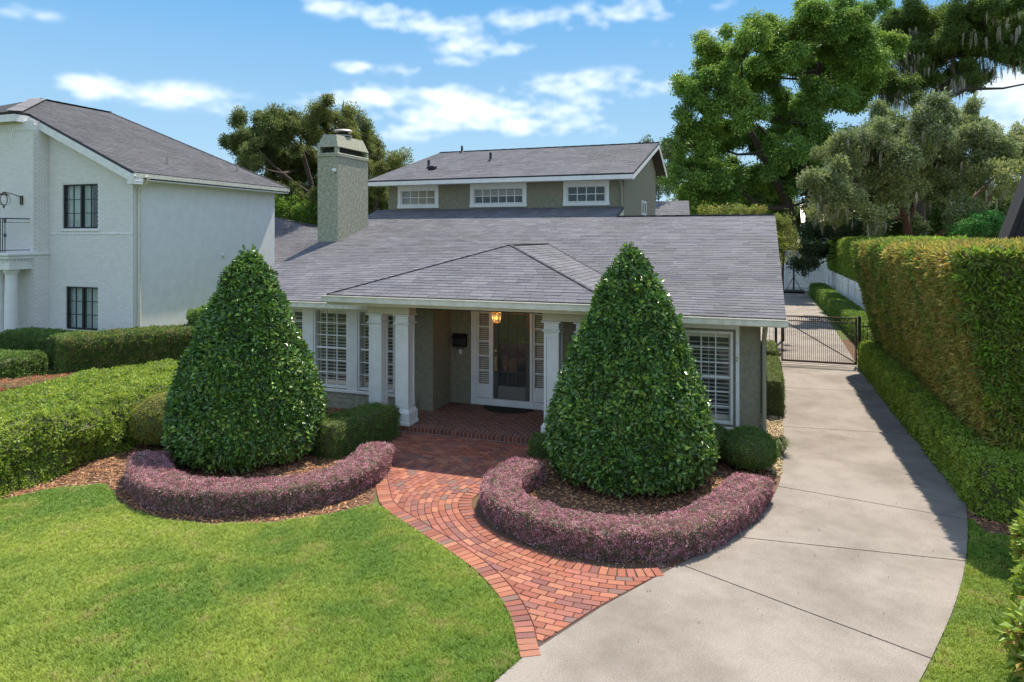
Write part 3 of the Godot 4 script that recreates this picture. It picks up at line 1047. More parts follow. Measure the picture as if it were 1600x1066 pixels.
	var pk := V(-5.5, 3.9, -15.25)
	var pm := (pk.y - py) / (pk.x - px0)
	var back_z := EZ - (pk.y - EY) / (RY - EY) * (EZ - RZ)
	var side_z := EZ - (py - EY) / (RY - EY) * (EZ - RZ)
	var rb := V(pk.x, pk.y, back_z)
	var fa := V(px0, py, pz)
	var fb := V(px1, py, pz)
	var sa := V(px0, py, side_z)
	var sb := V(px1, py, side_z)
	var pd := MB.new()
	deck(pd, [fa, fb, pk], 0.06)
	deck(pd, [sa, fa, pk, rb], 0.06)
	deck(pd, [fb, sb, rb, pk], 0.06)
	var pr := part("porch_roof", pd, M.dark_edge, h)
	shingle_field(pr, [fa, fb, pk], fa, Vector3.RIGHT, (pk - V(pk.x, py, pz)).normalized(), shingle_bank)
	shingle_field(pr, [sa, fa, pk, rb], sa, Vector3.BACK, (pk - V(px0, py, pk.z)).normalized(), shingle_bank)
	shingle_field(pr, [fb, sb, rb, pk], fb, Vector3.FORWARD, (pk - V(px1, py, pk.z)).normalized(), shingle_bank)
	b = MB.new()
	var capc := Color(0.07, 0.066, 0.075)
	cap_line(b, fa, pk, 0.07, 0.012, capc)
	cap_line(b, fb, pk, 0.07, 0.012, capc)
	cap_line(b, pk, rb, 0.16, 0.012, Color(0.13, 0.125, 0.14))
	cap_line(b, sb.lerp(rb, 0.0), rb, 0.05, 0.014, capc)
	cap_line(b, sa, rb, 0.05, 0.014, capc)
	part("ridge_cap", b, M.shingle, pr)
	b = MB.new()
	b.box(V(px0 + 0.02, 2.72, -15.1), V(px1 - 0.02, 2.745, pz - 0.02))
	b.box(V(px0, 2.66, pz - 0.02), V(px1, 2.8, pz))
	b.box(V(px0, 2.7, -14.5), V(px0 + 0.02, 2.8, pz - 0.021))
	b.box(V(px1 - 0.02, 2.7, -14.5), V(px1, 2.8, pz - 0.021))
	part("porch_ceiling", b, M.cream_and_bounce, h)
	b = MB.new()
	gutter(b, V(px0 - 0.06, py - 0.015, pz), V(px1 + 0.06, py - 0.015, pz))
	part("gutter", b, M.gutter_white, h)
	# --- main roof
	var ex0 := V(-12.72, EY, EZ)
	var ex1 := V(0.53, EY, EZ)
	var rr := V(0.53, RY, RZ)
	var rl := V(-13.38, RY, RZ)
	var uz := -22.6
	var xl := V(-13.5, main_y(uz), uz)
	var xr := V(-4.14, main_y(uz), uz)
	var mr := V(-4.14, RY, RZ)
	var up := V(0, RY - EY, RZ - EZ).normalized()
	var outline := [ex0, ex1, rr, mr, xr, xl, rl]
	var d := MB.new()
	deck(d, outline, 0.09)
	deck(d, [V(0.53, RY, RZ), V(0.53, 2.9, -29.2), V(-13.3, 2.9, -29.2), V(-13.3, RY, RZ)], 0.09)
	var roof := part("roof", d, M.dark_edge, h)
	# the porch roof covers part of the field: leave that part free of shingles
	var tf := Transform3D(Basis(Vector3.RIGHT, up, Vector3.RIGHT.cross(up)), ex0)
	var cover := []
	for q in [sa, rb, sb]:
		cover.append(q)
	var pre := shingle_bank.size()
	shingle_field(roof, outline, ex0, Vector3.RIGHT, up, shingle_bank)
	var ti := tf.affine_inverse()
	var cp := PackedVector2Array()
	for q in cover:
		var l := ti * (q as Vector3)
		cp.append(Vector2(l.x, l.y))
	var keep := []
	for i in range(pre, shingle_bank.size()):
		var s: Dictionary = shingle_bank[i]
		var hidden := true
		for q in s.poly:
			if not Geometry2D.is_point_in_polygon(q, cp):
				hidden = false
		if not hidden:
			keep.append(s)
	shingle_bank.resize(pre)
	shingle_bank.append_array(keep)
	b = MB.new()
	cap_line(b, mr + V(0.05, 0, 0), rr, 0.24, 0.012, Color(0.13, 0.125, 0.14))
	part("ridge_cap", b, M.shingle, roof)
	b = MB.new()
	# eave board, soffit and rake boards
	b.box(V(-12.7, 2.44, -13.62), V(-8.45, 2.5, -13.6))
	b.box(V(-12.7, 2.445, -14.0), V(-8.45, 2.46, -13.62))
	b.box(V(-2.5, 2.445, -14.0), V(0.52, 2.46, -13.62))
	for s in [[ex1, rr]]:
		var ln: float = (s[1] - s[0]).length()
		var bs := Basis(Vector3.RIGHT, Vector3.RIGHT.cross(up) * 1.0, -up)
		b.obox(Transform3D(bs, (s[0] + s[1]) * 0.5 + V(-0.02, -0.11, 0)), V(0.03, 0.14, ln))
	b.box(V(0.1, 2.455, -14.0), V(0.5, 2.47, -13.7))
	part("eave_trim", b, M.cream_and_bounce, h)
	b = MB.new()
	gutter(b, V(-12.75, EY - 0.015, EZ - 0.005), V(-8.0, EY - 0.015, EZ - 0.005))
	part("gutter", b, M.gutter_white, h)
	b = MB.new()
	gutter(b, V(-2.9, EY - 0.015, EZ - 0.005), V(0.56, EY - 0.015, EZ - 0.005))
	part("gutter", b, M.gutter_white, h)
	b = MB.new()
	b.tube([V(0.17, 2.46, -13.62), V(0.17, 2.36, -13.66), V(0.155, 2.2, -13.9), V(0.15, 2.05, -13.93), V(0.15, 0.45, -13.93), V(0.16, 0.25, -13.9), V(0.24, 0.14, -13.72), V(0.36, 0.1, -13.5)], [0.045, 0.045, 0.045, 0.045, 0.045, 0.045, 0.05, 0.055], 10)
	part("downspout", b, M.beige_metal, h)
	# --- chimney
	chimney(h)
	# --- upper storey
	upper_storey(h, uz)
	# --- porch floor of bricks
	porch_floor(h)
	lay_shingles(shingle_bank, 300)

func sidelight(h: Node, x0: float, x1: float) -> void:
	var f := MB.new()
	cb(f, V(x0 - 0.05, 0.58, DZ - 0.08), V(x0, 2.34, DZ + 0.004))
	cb(f, V(x1, 0.58, DZ - 0.08), V(x1 + 0.05, 2.34, DZ + 0.004))
	for k in range(0, 6):
		var y := 0.6 + k * 0.344
		cb(f, V(x0, y - 0.02, DZ - 0.07), V(x1, y + 0.02, DZ - 0.006), 0.004)
	var w := part("sidelight", f, M.white_paint, h)
	var pane := QuadMesh.new()
	pane.size = Vector2(x1 - x0, 0.305)
	var sl := MB.new()
	sl.cbox(Transform3D(), V(x1 - x0, 0.009, 0.05), 0.003)
	var sm := sl.mesh()
	for k in 5:
		var o := inst("pane", pane, M.glass, w)
		o.position = V((x0 + x1) * 0.5, 0.6 + (k + 0.5) * 0.344, DZ - 0.035)
		for j in 6:
			var s := inst("slat", sm, M.slat_paint, w)
			s.position = V((x0 + x1) * 0.5, 0.6 + k * 0.344 + 0.047 + j * 0.05, DZ - 0.1)
			s.rotation.x = 0.5

func chimney(h: Node) -> void:
	var x0 := -13.2
	var x1 := -12.45
	var z0 := -18.42
	var z1 := -20.24
	var b := MB.new()
	cb(b, V(x0, 2.9, z1), V(x1, 6.64, z0), 0.012)
	cb(b, V(x0 - 0.025, 6.64, z1 - 0.025), V(x1 + 0.025, 6.77, z0 + 0.025), 0.02)
	for x in [[x0, x0 + 0.11], [x1 - 0.11, x1]]:
		for z in [[z1, z1 + 0.11], [z0 - 0.11, z0]]:
			b.box(V(x[0], 6.77, z[0]), V(x[1], 6.96, z[1]))
	var c := part("chimney", b, M.stucco_chimney, h)
	b = MB.new()
	# tapered hood
	var lo := [V(x0 - 0.01, 6.96, z0 + 0.01), V(x1 + 0.01, 6.96, z0 + 0.01), V(x1 + 0.01, 6.96, z1 - 0.01), V(x0 - 0.01, 6.96, z1 - 0.01)]
	var q := 0.13
	var hi := [V(x0 + q, 7.36, z0 - q), V(x1 - q, 7.36, z0 - q), V(x1 - q, 7.36, z1 + q), V(x0 + q, 7.36, z1 + q)]
	for k in 4:
		var j := (k + 1) % 4
		b.quad(lo[k], lo[j], hi[j], hi[k])
	b.quad(hi[0], hi[1], hi[2], hi[3])
	b.quad(lo[3], lo[2], lo[1], lo[0])
	part("hood", b, M.stucco_chimney, c)
	b = MB.new()
	b.box(V(x0 + 0.16, 6.77, z1 + 0.16), V(x1 - 0.16, 6.96, z0 - 0.16))
	part("flue_box", b, M.flue_black, c)
	b = MB.new()
	b.lathe(V((x0 + x1) * 0.5, 7.36, -19.3), [Vector2(0.2, 0.0), Vector2(0.2, 0.05), Vector2(0.17, 0.06), Vector2(0.17, 0.2)], 20)
	part("flue", b, M.flue_black, c)
	b = MB.new()
	b.lathe(V((x0 + x1) * 0.5, 7.54, -19.3), [Vector2(0.0, 0.0), Vector2(0.3, 0.0), Vector2(0.32, 0.03), Vector2(0.26, 0.075), Vector2(0.1, 0.09), Vector2(0.0, 0.092)], 24)
	b.lathe(V((x0 + x1) * 0.5, 7.40, -19.3), [Vector2(0.17, 0.0), Vector2(0.29, 0.0), Vector2(0.29, 0.03), Vector2(0.17, 0.035)], 24)
	part("rain_cap", b, M.cap_metal, c)
	b = MB.new()
	b.tube([V(-12.53, 6.2, z0), V(-12.53, 6.2, z0 + 0.05), V(-12.53, 6.19, z0 + 0.11), V(-12.53, 6.18, z0 + 0.15)], [0.05, 0.065, 0.06, 0.02], 14)
	part("security_camera", b, M.white_paint, c)

func upper_storey(h: Node, uz: float) -> void:
	var x0 := -13.03
	var x1 := -4.13
	var zr := -28.3
	var zb := -30.2
	var ey := 6.17
	var ry := 7.95
	var ez := -22.0
	var m := (ry - ey) / (ez - zr)
	var b := MB.new()
	var lights := [[-12.46, -11.1, 4], [-9.52, -7.7, 6], [-6.05, -4.78, 4]]
	wall_mesh(b, x0, x1, 4.6, ey + 0.1, uz, 0.2, lights.map(func(l): return [l[0] - 0.04, l[1] + 0.04, 5.28, 5.82]))
	for x in [[x0, x0 + 0.2], [x1 - 0.2, x1]]:
		var pts := pv([22.8, 4.0, -zb, 4.0, -zb, 6.95, -zr, ry - 0.14, 22.8, ey + m * 0.8 - 0.14])
		b.slab(pts, Transform3D(Basis(Vector3.FORWARD, Vector3.UP, Vector3.RIGHT), V(x[0], 0, 0)), 0.0, 0.2, Color.WHITE, 0.0, true)
	b.box(V(x0 + 0.2, 4.0, zb), V(x1 - 0.2, 6.9, zb + 0.2))
	part("upper_wall", b, M.stucco, h)
	b = MB.new()
	b.box(V(x0 + 0.2, 4.7, -26.2), V(x1 - 0.2, 6.9, -26.0))
	part("interior_wall", b, M.interior, h)
	for l in lights:
		var f := MB.new()
		cb(f, V(l[0] - 0.16, 5.16, uz), V(l[0] - 0.04, 6.0, uz + 0.035))
		cb(f, V(l[1] + 0.04, 5.16, uz), V(l[1] + 0.16, 6.0, uz + 0.035))
		cb(f, V(l[0] - 0.04, 5.82, uz), V(l[1] + 0.04, 6.0, uz + 0.033))
		cb(f, V(l[0] - 0.18, 5.15, uz), V(l[1] + 0.18, 5.27, uz + 0.05), 0.008)
		part("window_surround", f, M.white_paint, h)
		window(h, l[0], l[1], 5.31, 5.79, uz, [], l[2], 2, 0.035, M.white_paint, false, 0.026)
	b = MB.new()
	b.box(V(-12.5, 5.26, uz - 0.19), V(-11.05, 5.84, uz - 0.18))
	b.box(V(-9.56, 5.55, uz - 0.19), V(-7.66, 5.84, uz - 0.18))
	part("roller_blind", b, M.blind, h)
	var xa := -13.62
	var xb := -3.72
	var f0 := V(xa, ey, ez)
	var f1 := V(xb, ey, ez)
	var r0 := V(xa, ry, zr)
	var r1 := V(xb, ry, zr)
	var bz := -31.0
	var by := 6.92
	var d := MB.new()
	deck(d, [f0, f1, r1, r0], 0.1)
	deck(d, [r0, r1, V(xb, by, bz), V(xa, by, bz)], 0.1)
	var roof := part("upper_roof", d, M.dark_edge, h)
	var up := (r0 - f0).normalized()
	shingle_field(roof, [f0, f1, r1, r0], f0, Vector3.RIGHT, up, shingle_bank, 0.92, 0.16)
	b = MB.new()
	cap_line(b, r0, r1, 0.24, 0.012, Color(0.12, 0.115, 0.13))
	part("ridge_cap", b, M.shingle, roof)
	# vent pipes and a small turbine box
	for q in [[-12.2, -24.3, 0.32], [-10.0, -25.4, 0.34], [-12.4, -28.0, 0.3]]:
		b = MB.new()
		var y: float = ey + m * (ez - q[1])
		b.tube([V(q[0], y - 0.05, q[1]), V(q[0], y + q[2], q[1])], [0.05, 0.05], 10)
		b.lathe(V(q[0], y - 0.03, q[1]), [Vector2(0.13, 0.0), Vector2(0.06, 0.1)], 12)
		part("vent_pipe", b, M.black_metal, roof)
	b = MB.new()
	var vy: float = ey + m * (ez + 23.9)
	b.cbox(Transform3D(Basis(Vector3.RIGHT, atan(m)), V(-11.85, vy + 0.09, -23.9)), V(0.3, 0.16, 0.28), 0.03)
	part("roof_vent", b, M.black_metal, roof)
	# eave board, soffit, rakes
	b = MB.new()
	b.box(V(xa, ey - 0.19, ez - 0.02), V(xb, ey - 0.05, ez + 0.01))
	b.box(V(xa + 0.02, ey - 0.18, uz), V(xb - 0.02, ey - 0.165, ez - 0.02))
	for x in [xa + 0.015, xb - 0.015]:
		for s in [[f0, r0], [r0, V(0, by, bz)]]:
			var dz: float = s[1].z - s[0].z
			var dy: float = s[1].y - s[0].y
			var dir := V(0, dy, dz).normalized()
			b.obox(Transform3D(Basis(Vector3.RIGHT, dir.cross(Vector3.RIGHT), dir), V(x, (s[0].y + s[1].y) * 0.5 - 0.15, (s[0].z + s[1].z) * 0.5)), V(0.03, 0.15, V(0, dy, dz).length()))
	part("eave_trim", b, M.white_paint, h)
	b = MB.new()
	b.tube([V(x1 - 0.1, 5.98, uz + 0.2), V(x1 - 0.06, 5.75, uz + 0.08), V(x1 - 0.05, 5.1, uz + 0.06)], [0.045, 0.045, 0.045], 8)
	part("downspout", b, M.beige_metal, h)
	# small window in the flank
	b = MB.new()
	var sx := x1 + 0.02
	for q in [[4.95, 5.02, -27.5, -26.3], [5.42, 5.5, -27.5, -26.3], [5.02, 5.42, -27.5, -27.4], [5.02, 5.42, -26.4, -26.3], [5.02, 5.42, -26.94, -26.86]]:
		b.box(V(x1 - 0.02, q[0], q[2]), V(sx, q[1], q[3]))
	part("side_window", b, M.white_paint, h)
	# white end board where the lower slope meets the upper wall
	b = MB.new()
	b.slab(pv([21.4, 4.5, 22.6, 4.5, 22.6, main_y(-22.6) - 0.1, 21.4, main_y(-21.4) - 0.1]), Transform3D(Basis(Vector3.FORWARD, Vector3.UP, Vector3.RIGHT), V(-4.16, 0, 0)), 0.0, 0.03, Color.WHITE, 0.0, true)
	part("end_board", b, M.cream_and_bounce, h)
	# roof of the rear wing
	var w := MB.new()
	var wf0 := V(-6.0, 4.75, -35.4)
	var wf1 := V(-3.1, 4.75, -35.4)
	var wr0 := V(-6.0, 6.1, -38.9)
	var wr1 := V(-3.5, 6.1, -38.9)
	deck(w, [wf0, wf1, wr1, wr0], 0.1)
	w.box(V(-6.0, 0.0, -39.0), V(-3.6, 4.7, -36.0))
	var wing := part("wing_roof", w, M.stucco, h)
	shingle_field(wing, [wf0, wf1, wr1, wr0], wf0, Vector3.RIGHT, (wr0 - wf0).normalized(), shingle_bank, 0.9, 0.2)

const BRICK_PAL := [Color(0.30, 0.095, 0.055), Color(0.34, 0.125, 0.075), Color(0.27, 0.085, 0.055), Color(0.37, 0.15, 0.09), Color(0.22, 0.085, 0.07), Color(0.31, 0.11, 0.08)]

func porch_floor(h: Node) -> void:
	var x0 := -8.05
	var x1 := -2.7
	var b := MB.new()
	b.box(V(x0, 0.0, DZ - 0.1), V(x1, 0.1285, -12.697))
	var fl := part("porch_floor", b, M.mortar, h)
	var bank := []
	var gap := 0.014
	# rowlock edge: bricks on edge, showing their ends to the front
	var x := x0
	while x < x1 - 0.05:
		bank.append([V(x + gap * 0.5, 0.03, -12.9), V(x + 0.088 - gap * 0.5, 0.13, -12.69)])
		x += 0.088
	var z := -12.9 - gap
	var row := 0
	while z > DZ + 0.05:
		var xs: float = x0 if z > WZ else -6.92
		var xe: float = x1 if z > WZ else -3.8
		var xx := xs - (0.1 if row % 2 else 0.0)
		while xx < xe - 0.03:
			var a: float = max(xs, xx) + gap * 0.5
			var e: float = min(xe, xx + 0.205) - gap * 0.5
			if e - a > 0.03:
				bank.append([V(a, 0.09, max(z - 0.1 + gap, DZ)), V(e, 0.13, z)])
			xx += 0.205
		z -= 0.1
		row += 1
	var cam := Vector3(-1.6, 0, 0)
	bank.sort_custom(func(p, q): return show_rank(p[0]) < show_rank(q[0]))
	var rest := MB.new()
	for i in bank.size():
		var lo: Vector3 = bank[i][0]
		var hi: Vector3 = bank[i][1]
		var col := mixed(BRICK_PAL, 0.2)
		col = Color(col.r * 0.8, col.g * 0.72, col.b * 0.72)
		var mb := MB.new() if i < 300 else rest
		mb.cbox(Transform3D(Basis(), (lo + hi) * 0.5), hi - lo, 0.003, col)
		if i < 300:
			part("brick", mb, M.brick, fl)
	part("brick_paving", rest, M.brick, fl, "stuff")

# bricks behind the topiary and the columns show least
func show_rank(p: Vector3) -> float:
	var k := p.distance_to(Vector3(0, CAM_H, 0))
	if p.x > -3.9 or p.x < -7.5:
		k += 100.0
	return k

# ------------------------------------------------------------------ the white house next door
func build_white_house() -> void:
	var h := thing("white_house", "two-storey white painted brick house with grey roof and black windows", "house", V(-26.0, 0, -21.0))
	var zf := -18.1
	var x1 := -20.65
	var bz := -17.52
	var bx := -24.8
	var wins := [[-24.1, -22.34, 4.4, 6.02], [-23.94, -22.34, 0.7, 2.27]]
	var holes := wins.map(func(w): return [w[0], w[1], w[2], w[3]])
	var pm := 0.45
	var ey := 6.33
	var ex := -20.18
	# brick front with gable: core wall behind, courses in front
	var b := MB.new()
	wall_mesh(b, bx, x1, 0.0, 6.2, zf - 0.012, 0.3, holes)
	var gab := pv([bx, 6.2, x1, 6.2, x1, ey + pm * (ex - x1) - 0.12, bx, ey + pm * (ex - bx) - 0.12])
	b.slab(gab, Transform3D(Basis(), V(0, 0, zf - 0.312)), 0.0, 0.3, Color.WHITE, 0.0, true)
	b.box(V(-31.0, 0.0, bz - 0.3), V(bx - 0.01, 8.35, bz - 0.012))
	b.box(V(bx - 0.3, 0.0, zf - 0.3), V(bx - 0.012, 8.3, bz - 0.3))
	var wall := part("wall", b, M.white_mortar, h)
	# bricks: courses of stretchers on the front, the bay and its return
	var br := MB.new()
	var ch := 0.077
	var rows := int(8.3 / ch)
	for r in rows:
		var y := r * ch
		for s in [[bx, x1, 0], [-28.4, bx, 1], [bz - 0.0, zf, 2]]:
			if s[2] == 2:
				var zz: float = s[0] - (0.1 if r % 2 else 0.0)
				while zz > s[1]:
					var z2: float = max(zz - 0.2, s[1])
					br.box(V(bx - 0.02, y + 0.005, z2 + 0.004), V(bx, y + ch - 0.005, min(zz, s[0]) - 0.004), tone())
					zz -= 0.208
				continue
			var z: float = zf if s[2] == 0 else bz
			var x: float = s[0] - (0.1 if r % 2 else 0.0)
			while x < s[1]:
				var a: float = max(x, s[0]) + 0.004
				var e: float = min(x + 0.2, s[1]) - 0.004
				x += 0.208
				if e - a < 0.02:
					continue
				if s[2] == 0:
					if y + ch > ey + pm * (ex - e) - 0.14:
						continue
					var cut := false
					for w in wins:
						if y + ch > w[2] - 0.02 and y < w[3] + 0.02 and e > w[0] and a < w[1]:
							if a < w[0] - 0.03:
								e = w[0]
							elif e > w[1] + 0.03:
								a = w[1]
							else:
								cut = true
					if cut:
						continue
				br.quad(V(a, y + 0.005, z), V(e, y + 0.005, z), V(e, y + ch - 0.005, z), V(a, y + ch - 0.005, z), tone())
				var k := tone()
				br.quad(V(a, y + ch - 0.005, z), V(e, y + ch - 0.005, z), V(e, y + ch - 0.005, z - 0.012), V(a, y + ch - 0.005, z - 0.012), k)
				br.quad(V(a, y + 0.005, z - 0.012), V(e, y + 0.005, z - 0.012), V(e, y + 0.005, z), V(a, y + 0.005, z), k)
	part("brickwork", br, M.white_brick, wall, "stuff")
	b = MB.new()
	b.box(V(x1 - 0.3, 0, -25.6), V(x1, 6.3, zf - 0.312))
	b.box(V(-31.0, 0, -25.6), V(x1 - 0.3, 6.3, -25.3))
	part("side_wall", b, M.white_stucco, h)
	b = MB.new()
	b.box(V(bx, 4.18, zf), V(x1, 4.24, zf + 0.02))
	part("belt_course", b, M.white_paint, h)
	for s in [[0.6, 0.68], [4.3, 4.38]]:
		b = MB.new()
		cb(b, V(-24.2, s[0], zf - 0.05), V(-22.25, s[1], zf + 0.045))
		part("window_sill", b, M.white_paint, h)
	b = MB.new()
	# corbelled soldiers under the bay eave
	var x := -28.3
	while x < bx - 0.05:
		b.box(V(x, 8.0, bz), V(x + 0.075, 8.26, bz + 0.03))
		x += 0.1
	part("corbel_course", b, M.white_paint, h, "stuff")
	# windows: two casements each with 2 x 3 panes, curtains behind
	for w in wins:
		var mid: float = (w[0] + w[1]) * 0.5
		for s in [[w[0] + 0.05, mid - 0.04], [mid + 0.04, w[1] - 0.05]]:
			window(h, s[0], s[1], w[2] + 0.06, w[3] - 0.05, zf - 0.06, [], 2, 3, 0.045, M.black_frame, false, 0.026)
		var cu := MB.new()
		var n := 60
		for i in n:
			var xa: float = lerpf(w[0], w[1], float(i) / n)
			var xb: float = lerpf(w[0], w[1], float(i + 1) / n)
			if w[2] > 4.0 and xa > mid + 0.25:
				continue
			cu.quad(V(xa, w[2], zf - 0.27 + sin(i * 1.1) * 0.02), V(xb, w[2], zf - 0.27 + sin((i + 1) * 1.1) * 0.02), V(xb, w[3], zf - 0.27 + sin((i + 1) * 1.1) * 0.02), V(xa, w[3], zf - 0.27 + sin(i * 1.1) * 0.02))
		part("curtain", cu, M.curtain, h)
	b = MB.new()
	b.box(V(-24.9, 0.0, -19.7), V(-20.96, 6.28, -19.6))
	part("interior_wall", b, M.interior, h)
	# roof: right slope, clipped front hip, rear hip, left slope
	var rx := -27.85
	var ry := ey + pm * (ex - rx)
	var e0 := V(ex, ey, -17.75)
	var e1 := V(ex, ey, -26.05)
	var p0 := V(rx, ry, -19.9)
	var p1 := V(rx, ry, -23.2)
	var hipx := -25.35
	var c0 := V(hipx, ey + pm * (ex - hipx), -17.2)
	var lx := rx - (ex - rx)
	var cm := V(rx - (hipx - rx), c0.y, -17.2)
	var d := MB.new()
	var right := [e0, e1, p1, p0, V(hipx, c0.y, -17.75)]
	var front := [c0, p0, cm]
	var rear := [e1, V(lx, ey, -26.05), p1]
	deck(d, right, 0.1)
	deck(d, [V(hipx, c0.y, -17.75), p0, c0], 0.1)
	deck(d, [cm, c0, p0], 0.1)
	deck(d, rear, 0.1)
	deck(d, [V(lx, ey, -26.05), V(lx, ey, -17.75), cm, p0, p1], 0.1)
	var roof := part("roof", d, M.dark_edge, h)
	var bank := []
	var upv := V(rx - ex, ry - ey, 0).normalized()
	shingle_field(roof, right, e0, Vector3.FORWARD, upv, bank, 0.62, 0.17)
	shingle_field(roof, [V(hipx, c0.y, -17.75), p0, c0], e0, Vector3.FORWARD, upv, bank, 0.62, 0.17)
	shingle_field(roof, [cm, c0, p0], cm, Vector3.RIGHT, (p0 - V(p0.x, c0.y, c0.z)).normalized(), bank, 0.6, 0.17)
	lay_shingles(bank, 0)
	b = MB.new()
	cap_line(b, c0, p0, 0.5, 0.02, Color(0.2, 0.19, 0.2))
	cap_line(b, p0, p1, 0.25, 0.025, Color(0.035, 0.034, 0.04))
	cap_line(b, e1, p1, 0.2, 0.02, Color(0.12, 0.11, 0.12))
	part("ridge_cap", b, M.shingle, roof)
	for q in [[-21.5, -20.4], [-21.6, -24.3]]:
		var v := MB.new()
		var y: float = ey + pm * (ex - q[0])
		v.tube([V(q[0], y - 0.05, q[1]), V(q[0], y + 0.3, q[1])], [0.05, 0.05], 10)
		part("vent_pipe", v, M.cap_metal, roof)
	# rake and eave boards
	b = MB.new()
	var ra := V(ex, ey, -17.75)
	var rb := V(hipx, c0.y, -17.75)
	var dir := (rb - ra).normalized()
	b.obox(Transform3D(Basis(dir, Vector3.BACK.cross(dir), Vector3.BACK), (ra + rb) * 0.5 + V(0, -0.24, 0.0)), V((rb - ra).length(), 0.26, 0.05))
	b.obox(Transform3D(Basis(dir, Vector3.BACK.cross(dir), Vector3.BACK), (ra + rb) * 0.5 + V(0, -0.30, -0.19)), V((rb - ra).length(), 0.03, 0.33))
	b.box(V(-31, c0.y - 0.36, -17.23), V(hipx + 0.05, c0.y - 0.1, -17.18))
	b.box(V(-31, c0.y - 0.3, -17.52), V(hipx + 0.03, c0.y - 0.26, -17.23))
	b.box(V(ex - 0.32, ey - 0.4, -18.1), V(ex, ey - 0.14, -17.73))
	b.box(V(x1, ey - 0.25, -26.0), V(ex - 0.02, ey - 0.22, -18.1))
	b.box(V(hipx - 0.01, c0.y - 0.36, -17.8), V(hipx + 0.05, c0.y - 0.1, -17.232))
	part("eave_trim", b, M.white_paint, h)
	b = MB.new()
	gutter(b, V(ex + 0.005, ey - 0.02, -26.05), V(ex + 0.005, ey - 0.02, -17.75))
	part("gutter", b, M.gutter_white, h)
	b = MB.new()
	b.tube([V(ex + 0.05, ey - 0.12, -18.25), V(ex + 0.05, ey - 0.24, -18.27), V(x1 + 0.07, ey - 0.55, -18.3), V(x1 + 0.06, ey - 0.8, -18.3), V(x1 + 0.06, 0.1, -18.3)], [0.055, 0.055, 0.055, 0.055, 0.055], 10)
	part("downspout", b, M.gutter_white, h)
	b = MB.new()
	b.tube([V(x1, 3.35, -22.4), V(x1 + 0.1, 3.35, -22.4)], [0.07, 0.08], 12)
	part("wall_vent", b, M.white_paint, h)
	# portico: slab with dentils on round columns, iron balcony
	b = MB.new()
	cb(b, V(-29.5, 3.3, zf), V(-24.78, 3.42, -16.6), 0.015)
	cb(b, V(-29.5, 3.42, zf), V(-24.72, 3.52, -16.54), 0.02)
	cb(b, V(-29.5, 2.92, zf), V(-24.86, 3.3, -16.68), 0.012)
	x = -28.0
	while x < -24.9:
		b.box(V(x, 3.2, -16.68), V(x + 0.06, 3.28, -16.64))
		x += 0.12
	var z := -17.9
	while z < -16.72:
		b.box(V(-24.86, 3.2, z), V(-24.82, 3.28, z + 0.06))
		z += 0.12
	part("portico_roof", b, M.white_paint, h)
	for cx in [-25.2, -25.85]:
		b = MB.new()
		b.lathe(V(cx, 0.0, -17.0), [Vector2(0.27, 0.0), Vector2(0.27, 0.1), Vector2(0.22, 0.16), Vector2(0.215, 1.2), Vector2(0.185, 2.72), Vector2(0.2, 2.75), Vector2(0.25, 2.86), Vector2(0.25, 2.92)], 28)
		part("portico_column", b, M.white_paint, h)
	b = MB.new()
	var rt := 4.75
	b.tube([V(-29, rt, -16.7), V(-25.0, rt, -16.7), V(-24.98, rt, -17.5)], [0.022, 0.022, 0.022], 6)
	b.tube([V(-29, 3.62, -16.7), V(-25.0, 3.62, -16.7), V(-24.98, 3.62, -17.5)], [0.015, 0.015, 0.015], 6)
	b.tube([V(-29, rt - 0.14, -16.7), V(-25.0, rt - 0.14, -16.7), V(-24.98, rt - 0.14, -17.5)], [0.01, 0.01, 0.01], 6)
	x = -28.2
	var i := 0
	while x < -24.98:
		b.tube([V(x, 3.54, -16.7), V(x, rt, -16.7)], [0.016, 0.016], 5)
		if i % 3 == 1:
			for yy in [4.15, rt - 0.07]:
				var ring := []
				for q in 13:
					ring.append(V(x + cos(q * TAU / 12) * 0.06, yy + sin(q * TAU / 12) * 0.06, -16.7))
				var rr := []
				rr.resize(13)
				rr.fill(0.014)
				b.tube(ring, rr, 5)
		x += 0.125
		i += 1
	part("balcony_railing", b, M.black_metal, h)
	b = MB.new()
	b.box(V(-27.9, 3.55, bz - 0.1), V(-26.62, 5.9, bz + 0.02))
	part("balcony_door", b, M.black_frame, h)
	# rear one-storey wing
	b = MB.new()
	var w0 := V(-27.0, 2.72, -25.9)
	var w1 := V(-12.6, 2.72, -25.9)
	var w2 := V(-20.9, 4.36, -29.55)
	var w3 := V(-25.1, 5.16, -31.3)
	var w4 := V(-27.0, 5.16, -31.3)
	b.box(V(-27.0, 0.0, -31.0), V(-13.2, 2.6, -26.3))
	part("wing_wall", b, M.white_stucco, h)
	b = MB.new()
	deck(b, [w0, w1, w2, w3, w4], 0.1)
	deck(b, [w1, V(-12.6, 2.72, -36.7), w3], 0.1)
	var wing := part("wing_roof", b, M.slate_board, h)
	bank = []
	shingle_field(wing, [w0, w1, w2, w3, w4], w0, Vector3.RIGHT, (w4 - w0).normalized(), bank, 0.85, 0.17)
	lay_shingles(bank, 0)
	# globe lantern on the bay
	var lt := thing("globe_lantern", "round glass and iron lantern on the white brick bay above the balcony", "lantern", V(-25.4, 5.5, bz))
	b = MB.new()
	b.box(V(-25.47, 5.28, bz), V(-25.33, 5.6, bz + 0.04))
	b.tube([V(-25.4, 5.55, bz + 0.02), V(-25.55, 5.68, bz + 0.3), V(-25.62, 5.72, bz + 0.5)], [0.018, 0.016, 0.014], 6)
